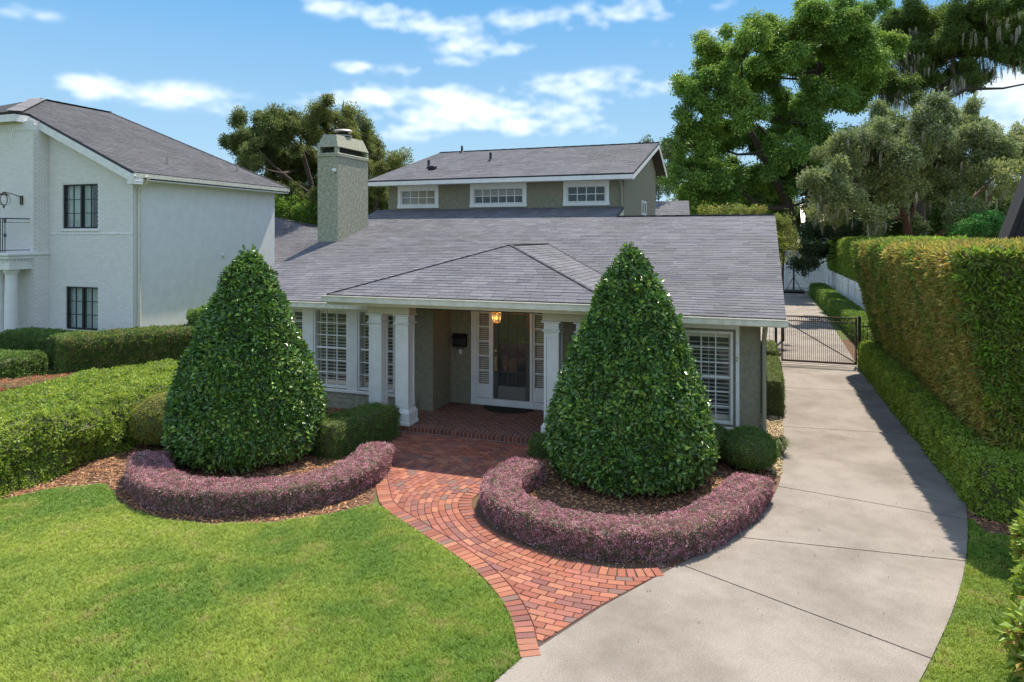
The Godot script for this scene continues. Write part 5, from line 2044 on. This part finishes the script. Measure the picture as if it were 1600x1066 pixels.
func build_litter() -> void:
	var b := MB.new()
	b.cbox(Transform3D(Basis(Vector3.UP, 0.3), Vector3.ZERO), V(0.055, 0.008, 0.02), 0.003)
	var chip := b.mesh()
	var pal := [Color(0.32, 0.15, 0.06), Color(0.4, 0.2, 0.09), Color(0.24, 0.1, 0.05), Color(0.46, 0.27, 0.13), Color(0.15, 0.07, 0.04)]
	for l in [["bark_mulch", "orange-brown bark mulch in the bed round the topiary next to the lawn", [-11.6, -5.6, -11.05, -7.28, -10.7, -7.99, -10.13, -8.39, -9.6, -8.11, -9.26, -7.9, -8.7, -7.72, -8.12, -7.62, -7.38, -7.7, -6.51, -8.06, -5.92, -8.6, -5.55, -9.12, -5.8, -9.6, -6.3, -10.4, -6.8, -11.6, -7.0, -12.6, -8.1, -12.72, -8.1, -13.9, -12.0, -13.9, -12.0, -6], 420],
			["bark_mulch", "orange-brown bark mulch in the bed between path and drive", [-3.7, -12.6, -4.0, -10.7, -3.98, -10.1, -3.8, -9.55, -3.3, -9.0, -2.77, -8.68, -2.13, -8.56, -1.5, -8.56, -0.9, -8.8, -0.26, -9.95, 0.12, -11.2, 0.3, -12.4, 0.1, -13.0, 0.1, -13.9, -2.65, -13.9, -2.65, -12.7], 420],
			["bark_mulch", "dark bark mulch at the end of the long low hedge by the drive", [2.95, -11.6, 3.02, -11.1, 3.7, -11.1, 5.0, -10.8, 5.0, -12.2, 3.0, -12.2], 420]]:
		var where := []
		var cols := []
		for p in points_in(gp(l[2]), l[3]):
			where.append(Transform3D(Basis.from_euler(V(rng.randf_range(-.5, .5), rng.randf() * TAU, rng.randf_range(-.5, .5))).scaled(V(rng.randf_range(0.5, 1.4), rng.randf_range(0.7, 1.3), rng.randf_range(0.6, 1.5))), V(p.x, 0.009 + rng.randf() * 0.012, -p.y)))
			cols.append(mixed(pal, 0.2))
		var o := scatter(numbered(l[0]), chip, M.chip, where, cols, self)
		o.set_meta("label", l[1])
		o.set_meta("category", "mulch")
	b = MB.new()
	b.cbox(Transform3D(), V(0.05, 0.03, 0.038), 0.011)
	var stone := b.mesh()
	var where := []
	var cols := []
	for p in points_in(gp([0.1, -13.0, 0.35, -12.42, 0.42, -12.69, 0.53, -15.16, 0.58, -18.77, 0.1, -18.8]), 700):
		where.append(Transform3D(Basis.from_euler(V(rng.randf() * 6, rng.randf() * 6, rng.randf() * 6)).scaled(Vector3.ONE * rng.randf_range(0.5, 1.3)), V(p.x, 0.016, -p.y)))
		cols.append(mixed([Color(0.5, 0.38, 0.2), Color(0.42, 0.3, 0.15), Color(0.55, 0.47, 0.32), Color(0.3, 0.22, 0.13)], 0.2))
	var o := scatter(numbered("gravel"), stone, M.chip, where, cols, self)
	o.set_meta("label", "tan pebbles in the strip between the house and the drive")
	o.set_meta("category", "gravel")
	# litter of fallen petals and bits on the walk
	where = []
	cols = []
	b = MB.new()
	b.obox(Transform3D(), V(0.014, 0.003, 0.008))
	for p in points_in(gp([-3.4, -9.0, -2.8, -8.4, -2.1, -8.2, -1.3, -8.3, -0.8, -8.7, -1.5, -8.75, -2.5, -8.75, -3.2, -9.2]), 160):
		where.append(Transform3D(Basis(Vector3.UP, rng.randf() * 6).scaled(Vector3.ONE * rng.randf_range(0.6, 1.3)), V(p.x, 0.026, -p.y)))
		cols.append(Color(0.5, 0.36, 0.3))
	o = scatter(numbered("fallen_petals"), b.mesh(), M.chip, where, cols, self)
	o.set_meta("label", "pale fallen petals on the brick edge under the purple hedge")
	o.set_meta("category", "petals")

	where = []
	cols = []
	for p in points_in(gp([0.6, -20.0, 3.0, -20.0, 3.0, -12.9, 2.4, -10.0, 1.4, -7.4, -1.0, -6.0, -1.4, -7.6, 0.3, -11.2]), 2.2) + points_in(gp([-6.0, -12.0, -4.3, -12.0, -4.6, -9.4, -2.4, -7.2, -2.1, -6.6, -5.2, -9.3]), 4.0):
		where.append(Transform3D(Basis.from_euler(V(0.15, rng.randf() * 6, 0.1)).scaled(Vector3.ONE * rng.randf_range(0.5, 1.3)), V(p.x, 0.027, -p.y)))
		cols.append(mixed([Color(0.14, 0.09, 0.04), Color(0.22, 0.15, 0.07), Color(0.1, 0.08, 0.05)], 0.2))
	o = scatter(numbered("fallen_leaves"), b.mesh(), M.chip, where, cols, self)
	o.set_meta("label", "small brown fallen leaves scattered over the drive and brick path")
	o.set_meta("category", "leaves")

# ------------------------------------------------------------------ planting
func hedge(label: String, category: String, called: String, size: Vector3, at: Vector3, yaw: float, round: float, amp: float, leafs: Array, lm: Material, per_m2: float, pal: Array, flare := 0.0, cell := 0.18, tint = null, jit := 0.05) -> Node3D:
	var t := thing(called, label, category, at)
	var core := hedge_box(size, round, cell, amp, Transform3D(Basis(Vector3.UP, yaw), at), flare)
	part("branches", core, M.twigs, t)
	var paint: Callable = func(_p, _n): return mixed(pal)
	if tint != null:
		paint = tint
	clothe("foliage", core, leafs, lm, per_m2, paint, t, 1.0, jit)
	return t

func build_plants() -> void:
	wob.noise_type = FastNoiseLite.TYPE_SIMPLEX_SMOOTH
	wob.frequency = 0.9
	wob.fractal_octaves = 2
	wob.seed = 5
	wob2.noise_type = FastNoiseLite.TYPE_SIMPLEX_SMOOTH
	wob2.frequency = 3.2
	wob2.fractal_octaves = 2
	wob2.seed = 8
	var dark := [Color(0.06, 0.13, 0.025), Color(0.08, 0.17, 0.03), Color(0.11, 0.21, 0.035), Color(0.05, 0.11, 0.024), Color(0.18, 0.27, 0.045)]
	var lime := [Color(0.23, 0.31, 0.034), Color(0.18, 0.26, 0.03), Color(0.28, 0.34, 0.04), Color(0.12, 0.19, 0.026), Color(0.22, 0.3, 0.036)]
	var mid := [Color(0.07, 0.13, 0.02), Color(0.1, 0.17, 0.025), Color(0.05, 0.1, 0.018), Color(0.13, 0.2, 0.03)]
	var box := [Color(0.09, 0.16, 0.026), Color(0.12, 0.2, 0.03), Color(0.075, 0.13, 0.024)]
	var purple := [Color(0.42, 0.17, 0.22), Color(0.53, 0.28, 0.33), Color(0.3, 0.115, 0.15), Color(0.5, 0.32, 0.33), Color(0.16, 0.085, 0.09), Color(0.2, 0.15, 0.1)]
	var big := sprig(7, 0.082, 0.048, 0.06, 1, 0.4)
	var med := sprig(9, 0.055, 0.03, 0.05, 2)
	var tiny := sprig(10, 0.03, 0.016, 0.035, 3)
	var strap := sprig(11, 0.105, 0.034, 0.06, 4, 0.35)
	# the two topiary cones
	for s in [["clipped cone topiary of glossy dark leaves beside the lawn and the front windows", V(-9.02, 0, -10.45), 1.47, 3.74, 21], ["clipped cone topiary of glossy dark leaves between the brick path and the drive", V(-2.05, 0, -11.8), 1.47, 3.82, 22]]:
		var t := thing("cone_topiary", s[0], "topiary", s[1], "cone topiaries")
		var prof := []
		for q in [[0.74, 0.02], [0.88, 0.05], [0.965, 0.1], [0.985, 0.15], [0.96, 0.22], [0.905, 0.3], [0.835, 0.38], [0.75, 0.47], [0.655, 0.56], [0.555, 0.65], [0.45, 0.74], [0.33, 0.83], [0.195, 0.91], [0.085, 0.965], [0.015, 1.01], [0.0, 1.03]]:
			prof.append(Vector2(q[0] * (s[2] - 0.13), q[1] * s[3]))
		var core := turned(s[1], prof, 44, 0.09)
		part("branches", core, M.twigs, t)
		clothe("foliage", core, [big], M.leaf_glossy, 480.0, func(_p, _n): return mixed(dark, 0.3), t, 1.0, 0.08, 0.55)
	# purple hedges curving round them
	var c1 := resample(spline(gp([-9.93, -9.15, -9.66, -8.75, -9.15, -8.35, -8.5, -8.08, -7.75, -8.12, -7.1, -8.36, -6.55, -8.78, -6.25, -9.3, -6.2, -9.95, -6.5, -10.95]), 0.05), 0.12)
	var c2 := resample(spline(gp([-3.5, -10.95, -3.7, -10.4, -3.69, -9.82, -3.38, -9.27, -2.8, -8.9, -2.12, -8.76, -1.45, -8.87, -0.98, -9.12, -0.62, -9.65, -0.28, -10.5, 0.02, -11.5]), 0.05), 0.12)
	for s in [["low purple-leaved hedge curving round the cone beside the lawn", c1, 0.56], ["low purple-leaved hedge curving round the cone beside the drive", c2, 0.54]]:
		var ln: PackedVector2Array = s[1]
		var m := ln[ln.size() / 2]
		var t := thing("purple_hedge", s[0], "hedge", V(m.x, 0, -m.y), "purple hedges")
		var core := swept(ln, s[2] + 0.02, 0.36, 0.05)
		part("branches", core, M.twigs, t)
		clothe("foliage", core, [tiny], M.leaf, 1300.0, func(_p, _n): return mixed(purple, 0.25), t, 0.85, 0.02, 0.5)
	# hedges and shrubs of the front beds, left to right
	hedge("broad yellow-green hedge filling the bed at the edge of the lawn", "hedge", "leafy_hedge", V(3.0, 1.0, 6.6), V(-12.75, 0, -8.2), 0.08, 0.42, 0.22, [med], M.leaf, 330.0, lime)
	hedge("yellow-green hedge behind the broad hedge, in front of the boxy one", "hedge", "leafy_hedge", V(2.8, 0.88, 2.6), V(-13.4, 0, -12.2), -0.3, 0.3, 0.14, [med], M.leaf, 330.0, lime)
	hedge("boxy hedge with brownish top in front of the white house side", "hedge", "leafy_hedge", V(1.3, 1.12, 3.7), V(-18.3, 0, -16.0), -0.516, 0.12, 0.08, [med], M.leaf, 330.0, mid + [Color(0.2, 0.17, 0.06), Color(0.16, 0.18, 0.04)])
	hedge("dark green clipped hedge under the lower window of the white house", "hedge", "leafy_hedge", V(3.4, 1.0, 1.1), V(-21.3, 0, -15.6), 0.0, 0.12, 0.05, [med], M.leaf, 300.0, box)
	hedge("low dark hedge at the foot of the white round columns", "hedge", "leafy_hedge", V(4.6, 0.62, 1.5), V(-22.2, 0, -13.6), 0.1, 0.2, 0.06, [med], M.leaf, 300.0, box)
	hedge("low hedge of orange-pink flowers in front of the low dark hedge", "flower bed", "flowering_hedge", V(3.6, 0.42, 0.9), V(-17.65, 0, -12.05), 0.86, 0.2, 0.08, [tiny], M.leaf, 500.0, [Color(0.42, 0.17, 0.08), Color(0.36, 0.13, 0.07), Color(0.45, 0.22, 0.12), Color(0.14, 0.16, 0.04)])
	hedge("loose bright green shrub at the back corner of the boxy hedge", "shrub", "leafy_shrub", V(2.8, 1.75, 1.6), V(-16.6, 0, -18.6), 0.2, 0.5, 0.25, [med], M.leaf, 300.0, [Color(0.14, 0.24, 0.035), Color(0.1, 0.19, 0.03), Color(0.18, 0.27, 0.04)])
	for s in [["clipped yellow-green globe shrub between hedge and cone", V(-10.95, 0, -10.35), 0.62, 0.98, [Color(0.2, 0.23, 0.04), Color(0.25, 0.25, 0.045), Color(0.15, 0.2, 0.036), Color(0.3, 0.26, 0.05)]], ["clipped dark globe shrub at the house corner below the window", V(-0.12, 0, -12.75), 0.46, 0.7, box], ["small dark globe shrub tucked behind the cone next to another globe", V(-0.78, 0, -12.95), 0.4, 0.66, box]]:
		var t := thing("globe_shrub", s[0], "shrub", s[1], "globe shrubs")
		var prof := []
		for k in 13:
			var a := PI * (0.06 + 0.94 * k / 12.0)
			prof.append(Vector2(sin(a) * s[2] * (1.0 if k < 12 else 0.0), s[3] * 0.5 - cos(a) * s[3] * 0.5))
		var core := turned(s[1], prof, 28, 0.03)
		part("branches", core, M.twigs, t)
		clothe("foliage", core, [tiny], M.leaf, 900.0, func(_p, _n): return mixed(s[4]), t, 1.0, 0.025)
	hedge("small clipped box hedge beside the paired porch columns", "hedge", "box_hedge", V(0.72, 0.62, 1.75), V(-7.42, 0, -11.55), -0.25, 0.06, 0.03, [tiny], M.leaf, 850.0, box + [Color(0.15, 0.18, 0.03)])
	hedge("small clipped shrub at the foot of the single visible porch column", "shrub", "box_hedge", V(0.5, 0.36, 0.5), V(-3.72, 0, -12.25), 0.2, 0.12, 0.03, [tiny], M.leaf, 850.0, box)
	hedge("clipped box hedge along the house wall beside the drive", "hedge", "box_hedge", V(0.42, 0.82, 3.4), V(0.36, 0, -18.3), 0.0, 0.06, 0.02, [tiny], M.leaf, 650.0, [Color(0.11, 0.16, 0.03), Color(0.14, 0.19, 0.04), Color(0.09, 0.13, 0.03)])
	hedge("short clipped box hedge between house wall and gate", "hedge", "box_hedge", V(0.4, 0.85, 1.9), V(0.36, 0, -21.8), 0.0, 0.06, 0.02, [tiny], M.leaf, 500.0, [Color(0.11, 0.16, 0.03), Color(0.14, 0.19, 0.04), Color(0.09, 0.13, 0.03)])
	# the drive's right side
	hedge("long low clipped hedge along the drive under the tall hedge", "hedge", "low_hedge", V(1.7, 0.8, 12.2), V(3.92, 0, -17.7), 0.0, 0.1, 0.06, [med], M.leaf, 420.0, [Color(0.2, 0.29, 0.032), Color(0.25, 0.35, 0.04), Color(0.16, 0.24, 0.03), Color(0.3, 0.37, 0.045)], 0.0, 0.2)
	hedge("low clipped hedge beside the drive beyond the gate", "hedge", "low_hedge", V(0.95, 0.8, 28.0), V(4.1, 0, -38.6), 0.0, 0.1, 0.06, [med], M.leaf, 180.0, [Color(0.12, 0.2, 0.028), Color(0.16, 0.24, 0.03), Color(0.09, 0.16, 0.022)], 0.0, 0.3)
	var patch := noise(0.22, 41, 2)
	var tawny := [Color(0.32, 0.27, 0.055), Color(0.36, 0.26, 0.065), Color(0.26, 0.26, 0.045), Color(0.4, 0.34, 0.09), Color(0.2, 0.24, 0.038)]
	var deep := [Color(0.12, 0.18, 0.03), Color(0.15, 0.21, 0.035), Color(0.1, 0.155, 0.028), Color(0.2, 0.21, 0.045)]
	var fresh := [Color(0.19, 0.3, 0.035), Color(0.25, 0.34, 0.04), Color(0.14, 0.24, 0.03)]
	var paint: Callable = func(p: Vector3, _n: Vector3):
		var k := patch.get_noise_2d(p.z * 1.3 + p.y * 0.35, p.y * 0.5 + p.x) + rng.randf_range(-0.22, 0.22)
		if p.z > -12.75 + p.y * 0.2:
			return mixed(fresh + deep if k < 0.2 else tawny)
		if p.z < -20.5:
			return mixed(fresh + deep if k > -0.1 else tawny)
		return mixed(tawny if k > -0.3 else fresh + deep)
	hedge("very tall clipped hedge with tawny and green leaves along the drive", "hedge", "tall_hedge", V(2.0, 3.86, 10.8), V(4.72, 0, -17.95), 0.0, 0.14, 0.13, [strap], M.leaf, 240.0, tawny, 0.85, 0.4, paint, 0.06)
	hedge("tall fresh green hedge behind the white picket fence beyond the gate", "hedge", "tall_hedge", V(1.6, 3.9, 30.5), V(6.0, 0, -40.2), 0.0, 0.2, 0.2, [strap], M.leaf, 90.0, fresh + [Color(0.26, 0.3, 0.045)], 0.25, 0.5, null, 0.12)
	var wide := sprig(8, 0.1, 0.055, 0.05, 6)
	for s in [[V(3.62, 0, -9.55), 0.62, 0.95, "farthest"], [V(3.22, 0, -8.35), 0.6, 0.85, "middle"], [V(2.85, 0, -7.25), 0.6, 0.8, "nearest"]]:
		var t := thing("leafy_shrub", "yellow-green leafy shrub at the right picture edge, %s of three by the grass strip" % s[3], "shrub", s[0], "shrubs by the grass strip")
		var prof := []
		for k in 11:
			var a := PI * (0.1 + 0.9 * k / 10.0)
			prof.append(Vector2(sin(a) * s[1] * (1.0 if k < 10 else 0.0), s[2] * 0.5 - cos(a) * s[2] * 0.5))
		var core := turned(s[0], prof, 22, 0.1)
		part("branches", core, M.twigs, t)
		clothe("foliage", core, [wide], M.leaf, 330.0, func(_p, _n): return mixed(lime + [Color(0.3, 0.22, 0.05)]), t, 1.0, 0.08, 0.5)
	# grassy clump at the downspout
	var lt := thing("grass_clump", "arching clump of ornamental grass where the downspout ends", "plant", V(0.42, 0, -13.75))
	var g := MB.new()
	for i in 240:
		var a := rng.randf() * TAU
		var o := V(cos(a), 0, sin(a))
		var p := V(0.42, 0, -13.75) + o * rng.randf() * 0.07
		var rr := rng.randf_range(0.12, 0.32)
		var hh := rng.randf_range(0.16, 0.34)
		var s := V(-sin(a), 0, cos(a)) * 0.005
		var m := p + o * rr * 0.45 + V(0, hh, 0)
		var e := p + o * rr + V(0, hh * rng.randf_range(0.45, 0.9), 0)
		var col := mixed([Color(0.13, 0.18, 0.05), Color(0.2, 0.22, 0.08), Color(0.09, 0.13, 0.035)])
		g.quad(p - s, p + s, m + s, m - s, col)
		g.tri(m - s, m + s, e, col)
	part("blades", g, M.blade, lt)

func build_trees() -> void:
	var broad := clump(18, 0.62, 0.22, 0.12, 51)
	var small := clump(18, 0.42, 0.17, 0.085, 52)
	var fine := clump(18, 0.3, 0.13, 0.06, 53)
	var L := LOBES
	tree("camphor_tree", "large round-lobed green tree rising beyond the house gable", "tree", [
		[V(3.1, 0.0, -62.7), V(2.8, 3.6, -62.6), V(2.6, 6.6, -62.5), V(1.8, 8.4, -61.7), V(0.5, 11.1, -60.7), V(-1.5, 15.0, -60), 0.62],
		[V(4.5, 0.0, -62.1), V(4.4, 5.2, -62.1), V(4.4, 9.5, -62.1), V(4.9, 13.8, -62.8), V(5.1, 18.3, -63.4), V(5.6, 21.0, -63.6), 0.6],
		[V(4.9, 15.9, -62.3), V(3.7, 17.2, -60.8), V(2.7, 18.0, -60.4), 0.24], [V(4.9, 16.9, -62.3), V(6.6, 18.5, -64.0), V(7.8, 19.6, -65.4), 0.22],
		[V(2.6, 6.6, -62.5), V(0.5, 6.6, -60.7), V(-1.6, 8.3, -60.0), 0.3], [V(4.4, 9.5, -62.1), V(2.0, 11.5, -61), V(0, 13.5, -60), 0.3]],
		L.camphor, [broad], M.leaf, M.bark, 19.0, [Color(0.15, 0.25, 0.042), Color(0.19, 0.3, 0.05), Color(0.25, 0.35, 0.06), Color(0.11, 0.2, 0.036)], 1.0)
	tree("moss_oak", "tall oak hung with grey moss behind the grey-green oak", "tree", [
		[V(14.2, 0.0, -70.9), V(14.0, 11.1, -70.8), V(13.8, 15.7, -70.8), V(13.4, 20.4, -70.6), 0.55],
		[V(13.9, 15.2, -70.8), V(16.4, 18.1, -71.7), V(19.4, 20.7, -71.7), 0.3], [V(13.9, 15.5, -71.0), V(17.5, 17.1, -70.0), V(19.4, 19.0, -71.1), 0.22]],
		L.moss, [small], M.leaf, M.bark, 22.0, [Color(0.09, 0.15, 0.032), Color(0.12, 0.19, 0.04), Color(0.065, 0.11, 0.026), Color(0.15, 0.21, 0.05)], 1.15)
	tree("grey_green_oak", "wide spreading grey-green oak with reddish trunk above the tall hedge", "tree", [
		[V(8.0, 0.0, -43.2), V(8.0, 4.1, -43.2), V(7.8, 5.2, -43.1), V(7.2, 6.6, -42.9), V(6.4, 7.6, -42.5), 0.3],
		[V(7.9, 4.6, -43.2), V(8.5, 6.3, -43.9), V(8.9, 8.4, -44.6), 0.18], [V(8.1, 2.0, -43.1), V(9.4, 4.0, -43.7), V(11.1, 5.3, -43.3), V(12.6, 7.0, -43.7), 0.2],
		[V(8.1, 2.6, -43.3), V(10.3, 4.5, -45.1), V(11.6, 6.2, -45.5), 0.15]],
		L.greyoak, [fine], M.leaf_dull, M.bark_red, 70.0, [Color(0.17, 0.21, 0.085), Color(0.22, 0.25, 0.11), Color(0.13, 0.17, 0.06), Color(0.22, 0.26, 0.06), Color(0.27, 0.29, 0.16)], 1.15, 0.75)
	tree("live_oak", "dark olive-green oak standing behind the chimney", "tree", [
		[V(-25.1, 0.0, -35.6), V(-25.3, 4.5, -35.6), V(-25.7, 6.9, -35.4), V(-26.4, 9.6, -35.2), 0.32],
		[V(-25.4, 5.3, -35.5), V(-24.2, 7.6, -36.0), V(-22.8, 9.2, -35.9), V(-22.4, 10.2, -36), 0.18], [V(-25.6, 6.5, -35.5), V(-27.5, 8.0, -34.8), V(-29.0, 9.6, -34.2), 0.16],
		[V(-23.6, 0.0, -37.2), V(-22.7, 5.7, -37.6), V(-22.1, 7.7, -37.8), 0.2]],
		L.leftoak, [fine], M.leaf, M.bark, 85.0, [Color(0.11, 0.155, 0.04), Color(0.145, 0.185, 0.045), Color(0.09, 0.13, 0.034), Color(0.19, 0.21, 0.06), Color(0.15, 0.15, 0.055)], 1.0, 0.75)
	tree("leafy_tree", "bright green bushy tree between the chimney and the white house roof", "tree", [[V(-25.3, 0, -33.0), V(-25.3, 3.5, -33.0), 0.15]], L.brightshrub, [fine], M.leaf, M.bark, 120.0, [Color(0.12, 0.22, 0.03), Color(0.16, 0.26, 0.035), Color(0.08, 0.16, 0.025)], 1.0)
	tree("crape_myrtle", "yellow-green crape myrtle drooping past the end of the roof", "tree", [[V(1.0, 0, -28.8), V(1.0, 2.6, -28.8), V(1.1, 4.2, -28.8), 0.07]], L.crape, [fine], M.leaf, M.bark_red, 330.0, [Color(0.24, 0.25, 0.04), Color(0.18, 0.22, 0.035), Color(0.3, 0.27, 0.06), Color(0.13, 0.18, 0.03)], 0.55)
	tree("crape_myrtle", "yellow-green treetop just showing above the main roof ridge", "tree", [[V(-1.2, 0, -35.2), V(-1.2, 3.0, -35.2), V(-1.2, 4.8, -35.2), 0.09]], L.crape2, [fine], M.leaf, M.bark_red, 330.0, [Color(0.24, 0.25, 0.04), Color(0.18, 0.22, 0.035), Color(0.3, 0.27, 0.06), Color(0.13, 0.18, 0.03)], 0.6)
	tree("dark_shrub", "very dark green shrubs behind the basketball hoop and tall hedge", "shrub", [[V(5.5, 0, -50), V(5.5, 3.0, -50), 0.12]], L.darkshrub, [small], M.leaf, M.bark, 60.0, [Color(0.05, 0.085, 0.025), Color(0.065, 0.1, 0.03), Color(0.045, 0.07, 0.024)], 1.0)
	tree("young_cypress", "fresh green feathery shrub showing above the tall hedge near the steep gable", "shrub", [[V(10.4, 0, -39.8), V(10.4, 3.6, -39.8), 0.08]], L.greenshrub, [fine], M.leaf, M.bark, 200.0, [Color(0.05, 0.16, 0.03), Color(0.07, 0.2, 0.04)], 0.8)
	tree("thin_tree", "thin open tree showing just past the upper gable", "tree", [[V(-5.6, 0, -40.8), V(-5.6, 4.0, -40.8), V(-5.6, 8.0, -40.6), 0.12]], L.sparse, [fine], M.leaf, M.bark, 55.0, [Color(0.05, 0.075, 0.022), Color(0.07, 0.1, 0.03)], 0.9, 0.8)
	var wood := []
	var far: Array = L.far
	for k in range(0, far.size(), 4):
		var r: float = far[k + 3]
		wood += [far[k], far[k + 1], far[k + 2], r, far[k] + r * 0.8, far[k + 1] - r * 0.7, far[k + 2] + 0.6, r * 0.9, far[k] - r * 0.8, far[k + 1] - r * 0.9, far[k + 2] - 0.6, r * 0.9, far[k], far[k + 1] - r * 1.7, far[k + 2], r]
	loose_wood("mid-green woodland far behind the houses, under the big trees", wood, broad, [Color(0.08, 0.13, 0.028), Color(0.11, 0.17, 0.035), Color(0.15, 0.19, 0.05)], 12.0, 1.25)
	# grey moss hanging in the tall oak and a little in the spreading one
	var b := MB.new()
	for i in 16:
		var a := rng.randf() * TAU
		var o := V(cos(a), 0, sin(a)) * 0.1 * rng.randf()
		var ln := rng.randf_range(0.5, 1.0)
		var s := V(cos(a * 3.0), 0, sin(a * 3.0)) * 0.018
		var m := o * 1.6 + V(rng.randf_range(-.06, .06), -ln * 0.5, 0)
		b.quad(o - s, o + s, m + s, m - s)
		b.tri(m - s, m + s, o * 0.6 + V(rng.randf_range(-.05, .05), -ln, 0))
	var strand := b.mesh()
	for s in [["hanging_moss", "grey moss hanging in curtains from the tall oak", L.moss, 0.9, 700], ["hanging_moss", "wisps of grey moss in the spreading grey-green oak", L.greyoak, 0.55, 260]]:
		var where := []
		var cols := []
		var spots: Array = s[2]
		for i in s[4]:
			# strands start inside the leaf clumps, low in each lobe
			var k: int = (rng.randi() % (spots.size() / 4)) * 4
			var r: float = spots[k + 3]
			var p := V(spots[k], spots[k + 1], spots[k + 2]) + V(rng.randf_range(-0.8, 0.8), rng.randf_range(-0.75, 0.1), rng.randf_range(-0.8, 0.8)) * r
			where.append(Transform3D(Basis.from_euler(V(rng.randf_range(-.15, .15), rng.randf() * TAU, rng.randf_range(-.15, .15))).scaled(V(0.9, rng.randf_range(0.6, 2.0), 0.9) * s[3]), p))
			cols.append(mixed([Color(0.36, 0.32, 0.24), Color(0.28, 0.25, 0.18), Color(0.42, 0.38, 0.3)]))
		var t := scatter(numbered(s[0]), strand, M.moss, where, cols, self)
		t.set_meta("label", s[1])
		t.set_meta("category", "moss")

# ------------------------------------------------------------------ sky
func make_sky() -> Sky:
	var w := 2048
	var hgt := 1024
	var puffs := CLOUDS
	var dens := PackedFloat32Array()
	dens.resize(w * hgt / 2)
	var n1 := noise(0.02, 61, 5)
	var stretch := noise(0.03, 62, 5)
	var fill_veil := noise(0.02, 63, 4)
	for c in puffs:
		var cx: float = c[0] / 360.0 * w
		var cy: float = (90.0 - c[1]) / 180.0 * hgt
		var sx: float = c[2] / 360.0 * w * 0.72
		var sy: float = c[3] / 180.0 * hgt * 0.72
		for y in range(max(0, int(cy - sy * 2.6)), min(hgt / 2, int(cy + sy * 2.6) + 1)):
			for x in range(int(cx - sx * 2.6), int(cx + sx * 2.6) + 1):
				var dx: float = (x - cx) / sx
				var dy: float = (y - cy) / sy
				var g: float = c[4] * exp(-0.5 * (dx * dx + dy * dy))
				var i := y * w + posmod(x, w)
				dens[i] = max(dens[i], g) + min(dens[i], g) * 0.35
	var data := PackedFloat32Array()
	data.resize(w * hgt * 3)
	var zen := Color(0.05, 0.155, 0.38)
	var top := Color(0.056, 0.16, 0.3)
	var low := Color(0.215, 0.3, 0.345)
	var gr := Color(0.14, 0.14, 0.1)
	for y in hgt:
		var el := 90.0 - (y + 0.5) * 180.0 / hgt
		var base := gr
		if el >= 0.0:
			base = low.lerp(top, clampf(pow(el / 20.0, 0.85), 0.0, 1.0)).lerp(zen, smoothstep(20.0, 90.0, el))
		for x in w:
			var col := base
			if el > 0.0:
				var d: float = dens[y * w + x] if y < hgt / 2 else 0.0
				if el > 6.0:
					# unseen cloud overhead and behind the camera, added to raise the fill light
					var az := TAU * x / w
					var q := Vector2(sin(az), cos(az)) / tan(deg_to_rad(max(el, 8.0)))
					var s: float = fill_veil.get_noise_2d(q.x * 40.0, q.y * 40.0)
					if el > 19.5 or az > 0.5 and az < TAU - 1.2:
						d = max(d, smoothstep(-0.5, 0.25, s) * smoothstep(18.0, 30.0, el + (30.0 if az > 0.5 and az < TAU - 1.2 else 0.0)))
				if d > 0.02:
					var f := n1.get_noise_2d(x * 1.1, y * 2.6) * 0.9 + stretch.get_noise_2d(x * 3.0, y * 7.0) * 0.35
					var k := clampf((d * 0.85 + f * 1.15 - 0.16) * 1.05, 0.0, 1.0) * smoothstep(0.02, 0.25, d)
					col = base.lerp(Color(0.6, 0.595, 0.6), k * 0.58)
			var o := (y * w + x) * 3
			data[o] = col.r
			data[o + 1] = col.g
			data[o + 2] = col.b
	var im := Image.create_from_data(w, hgt, false, Image.FORMAT_RGBF, data.to_byte_array())
	var m := PanoramaSkyMaterial.new()
	m.panorama = ImageTexture.create_from_image(im)
	var s := Sky.new()
	s.sky_material = m
	return s

func _ready() -> void:
	rng.seed = 20240611
	var cam := Camera3D.new()
	cam.name = "camera"
	add_child(cam)
	cam.position = V(0, CAM_H, 0)
	cam.rotation.y = atan(381.0 / 1065.0)
	cam.projection = Camera3D.PROJECTION_FRUSTUM
	cam.near = 0.1
	cam.size = 0.1 * 1066.0 / 1065.0
	cam.frustum_offset = Vector2(0, -0.1 * 163.0 / 1065.0)
	cam.far = 1500.0
	cam.current = true
	var we := WorldEnvironment.new()
	we.name = "daylight"
	var env := Environment.new()
	env.background_mode = Environment.BG_SKY
	env.sky = make_sky()
	env.background_energy_multiplier = 1.0
	env.tonemap_mode = Environment.TONE_MAPPER_LINEAR
	env.tonemap_exposure = 2.95
	env.sdfgi_enabled = true
	env.ssao_enabled = true
	env.ssil_enabled = true
	we.environment = env
	add_child(we)
	var sun := DirectionalLight3D.new()
	sun.name = "sun"
	add_child(sun)
	sun.look_at_from_position(Vector3.ZERO, SUN_DIR, Vector3.UP)
	sun.light_energy = 0.88
	sun.light_color = Color(1.0, 0.96, 0.9)
	sun.light_angular_distance = 0.5
	sun.shadow_enabled = true
	make_materials()
	wob.frequency = 0.9
	build_ground()
	build_house()
	build_white_house()
	build_neighbours()
	build_gate()
	build_plants()
	build_trees()
	build_hoop()
	build_porch_things()
	build_grass()
	build_litter()
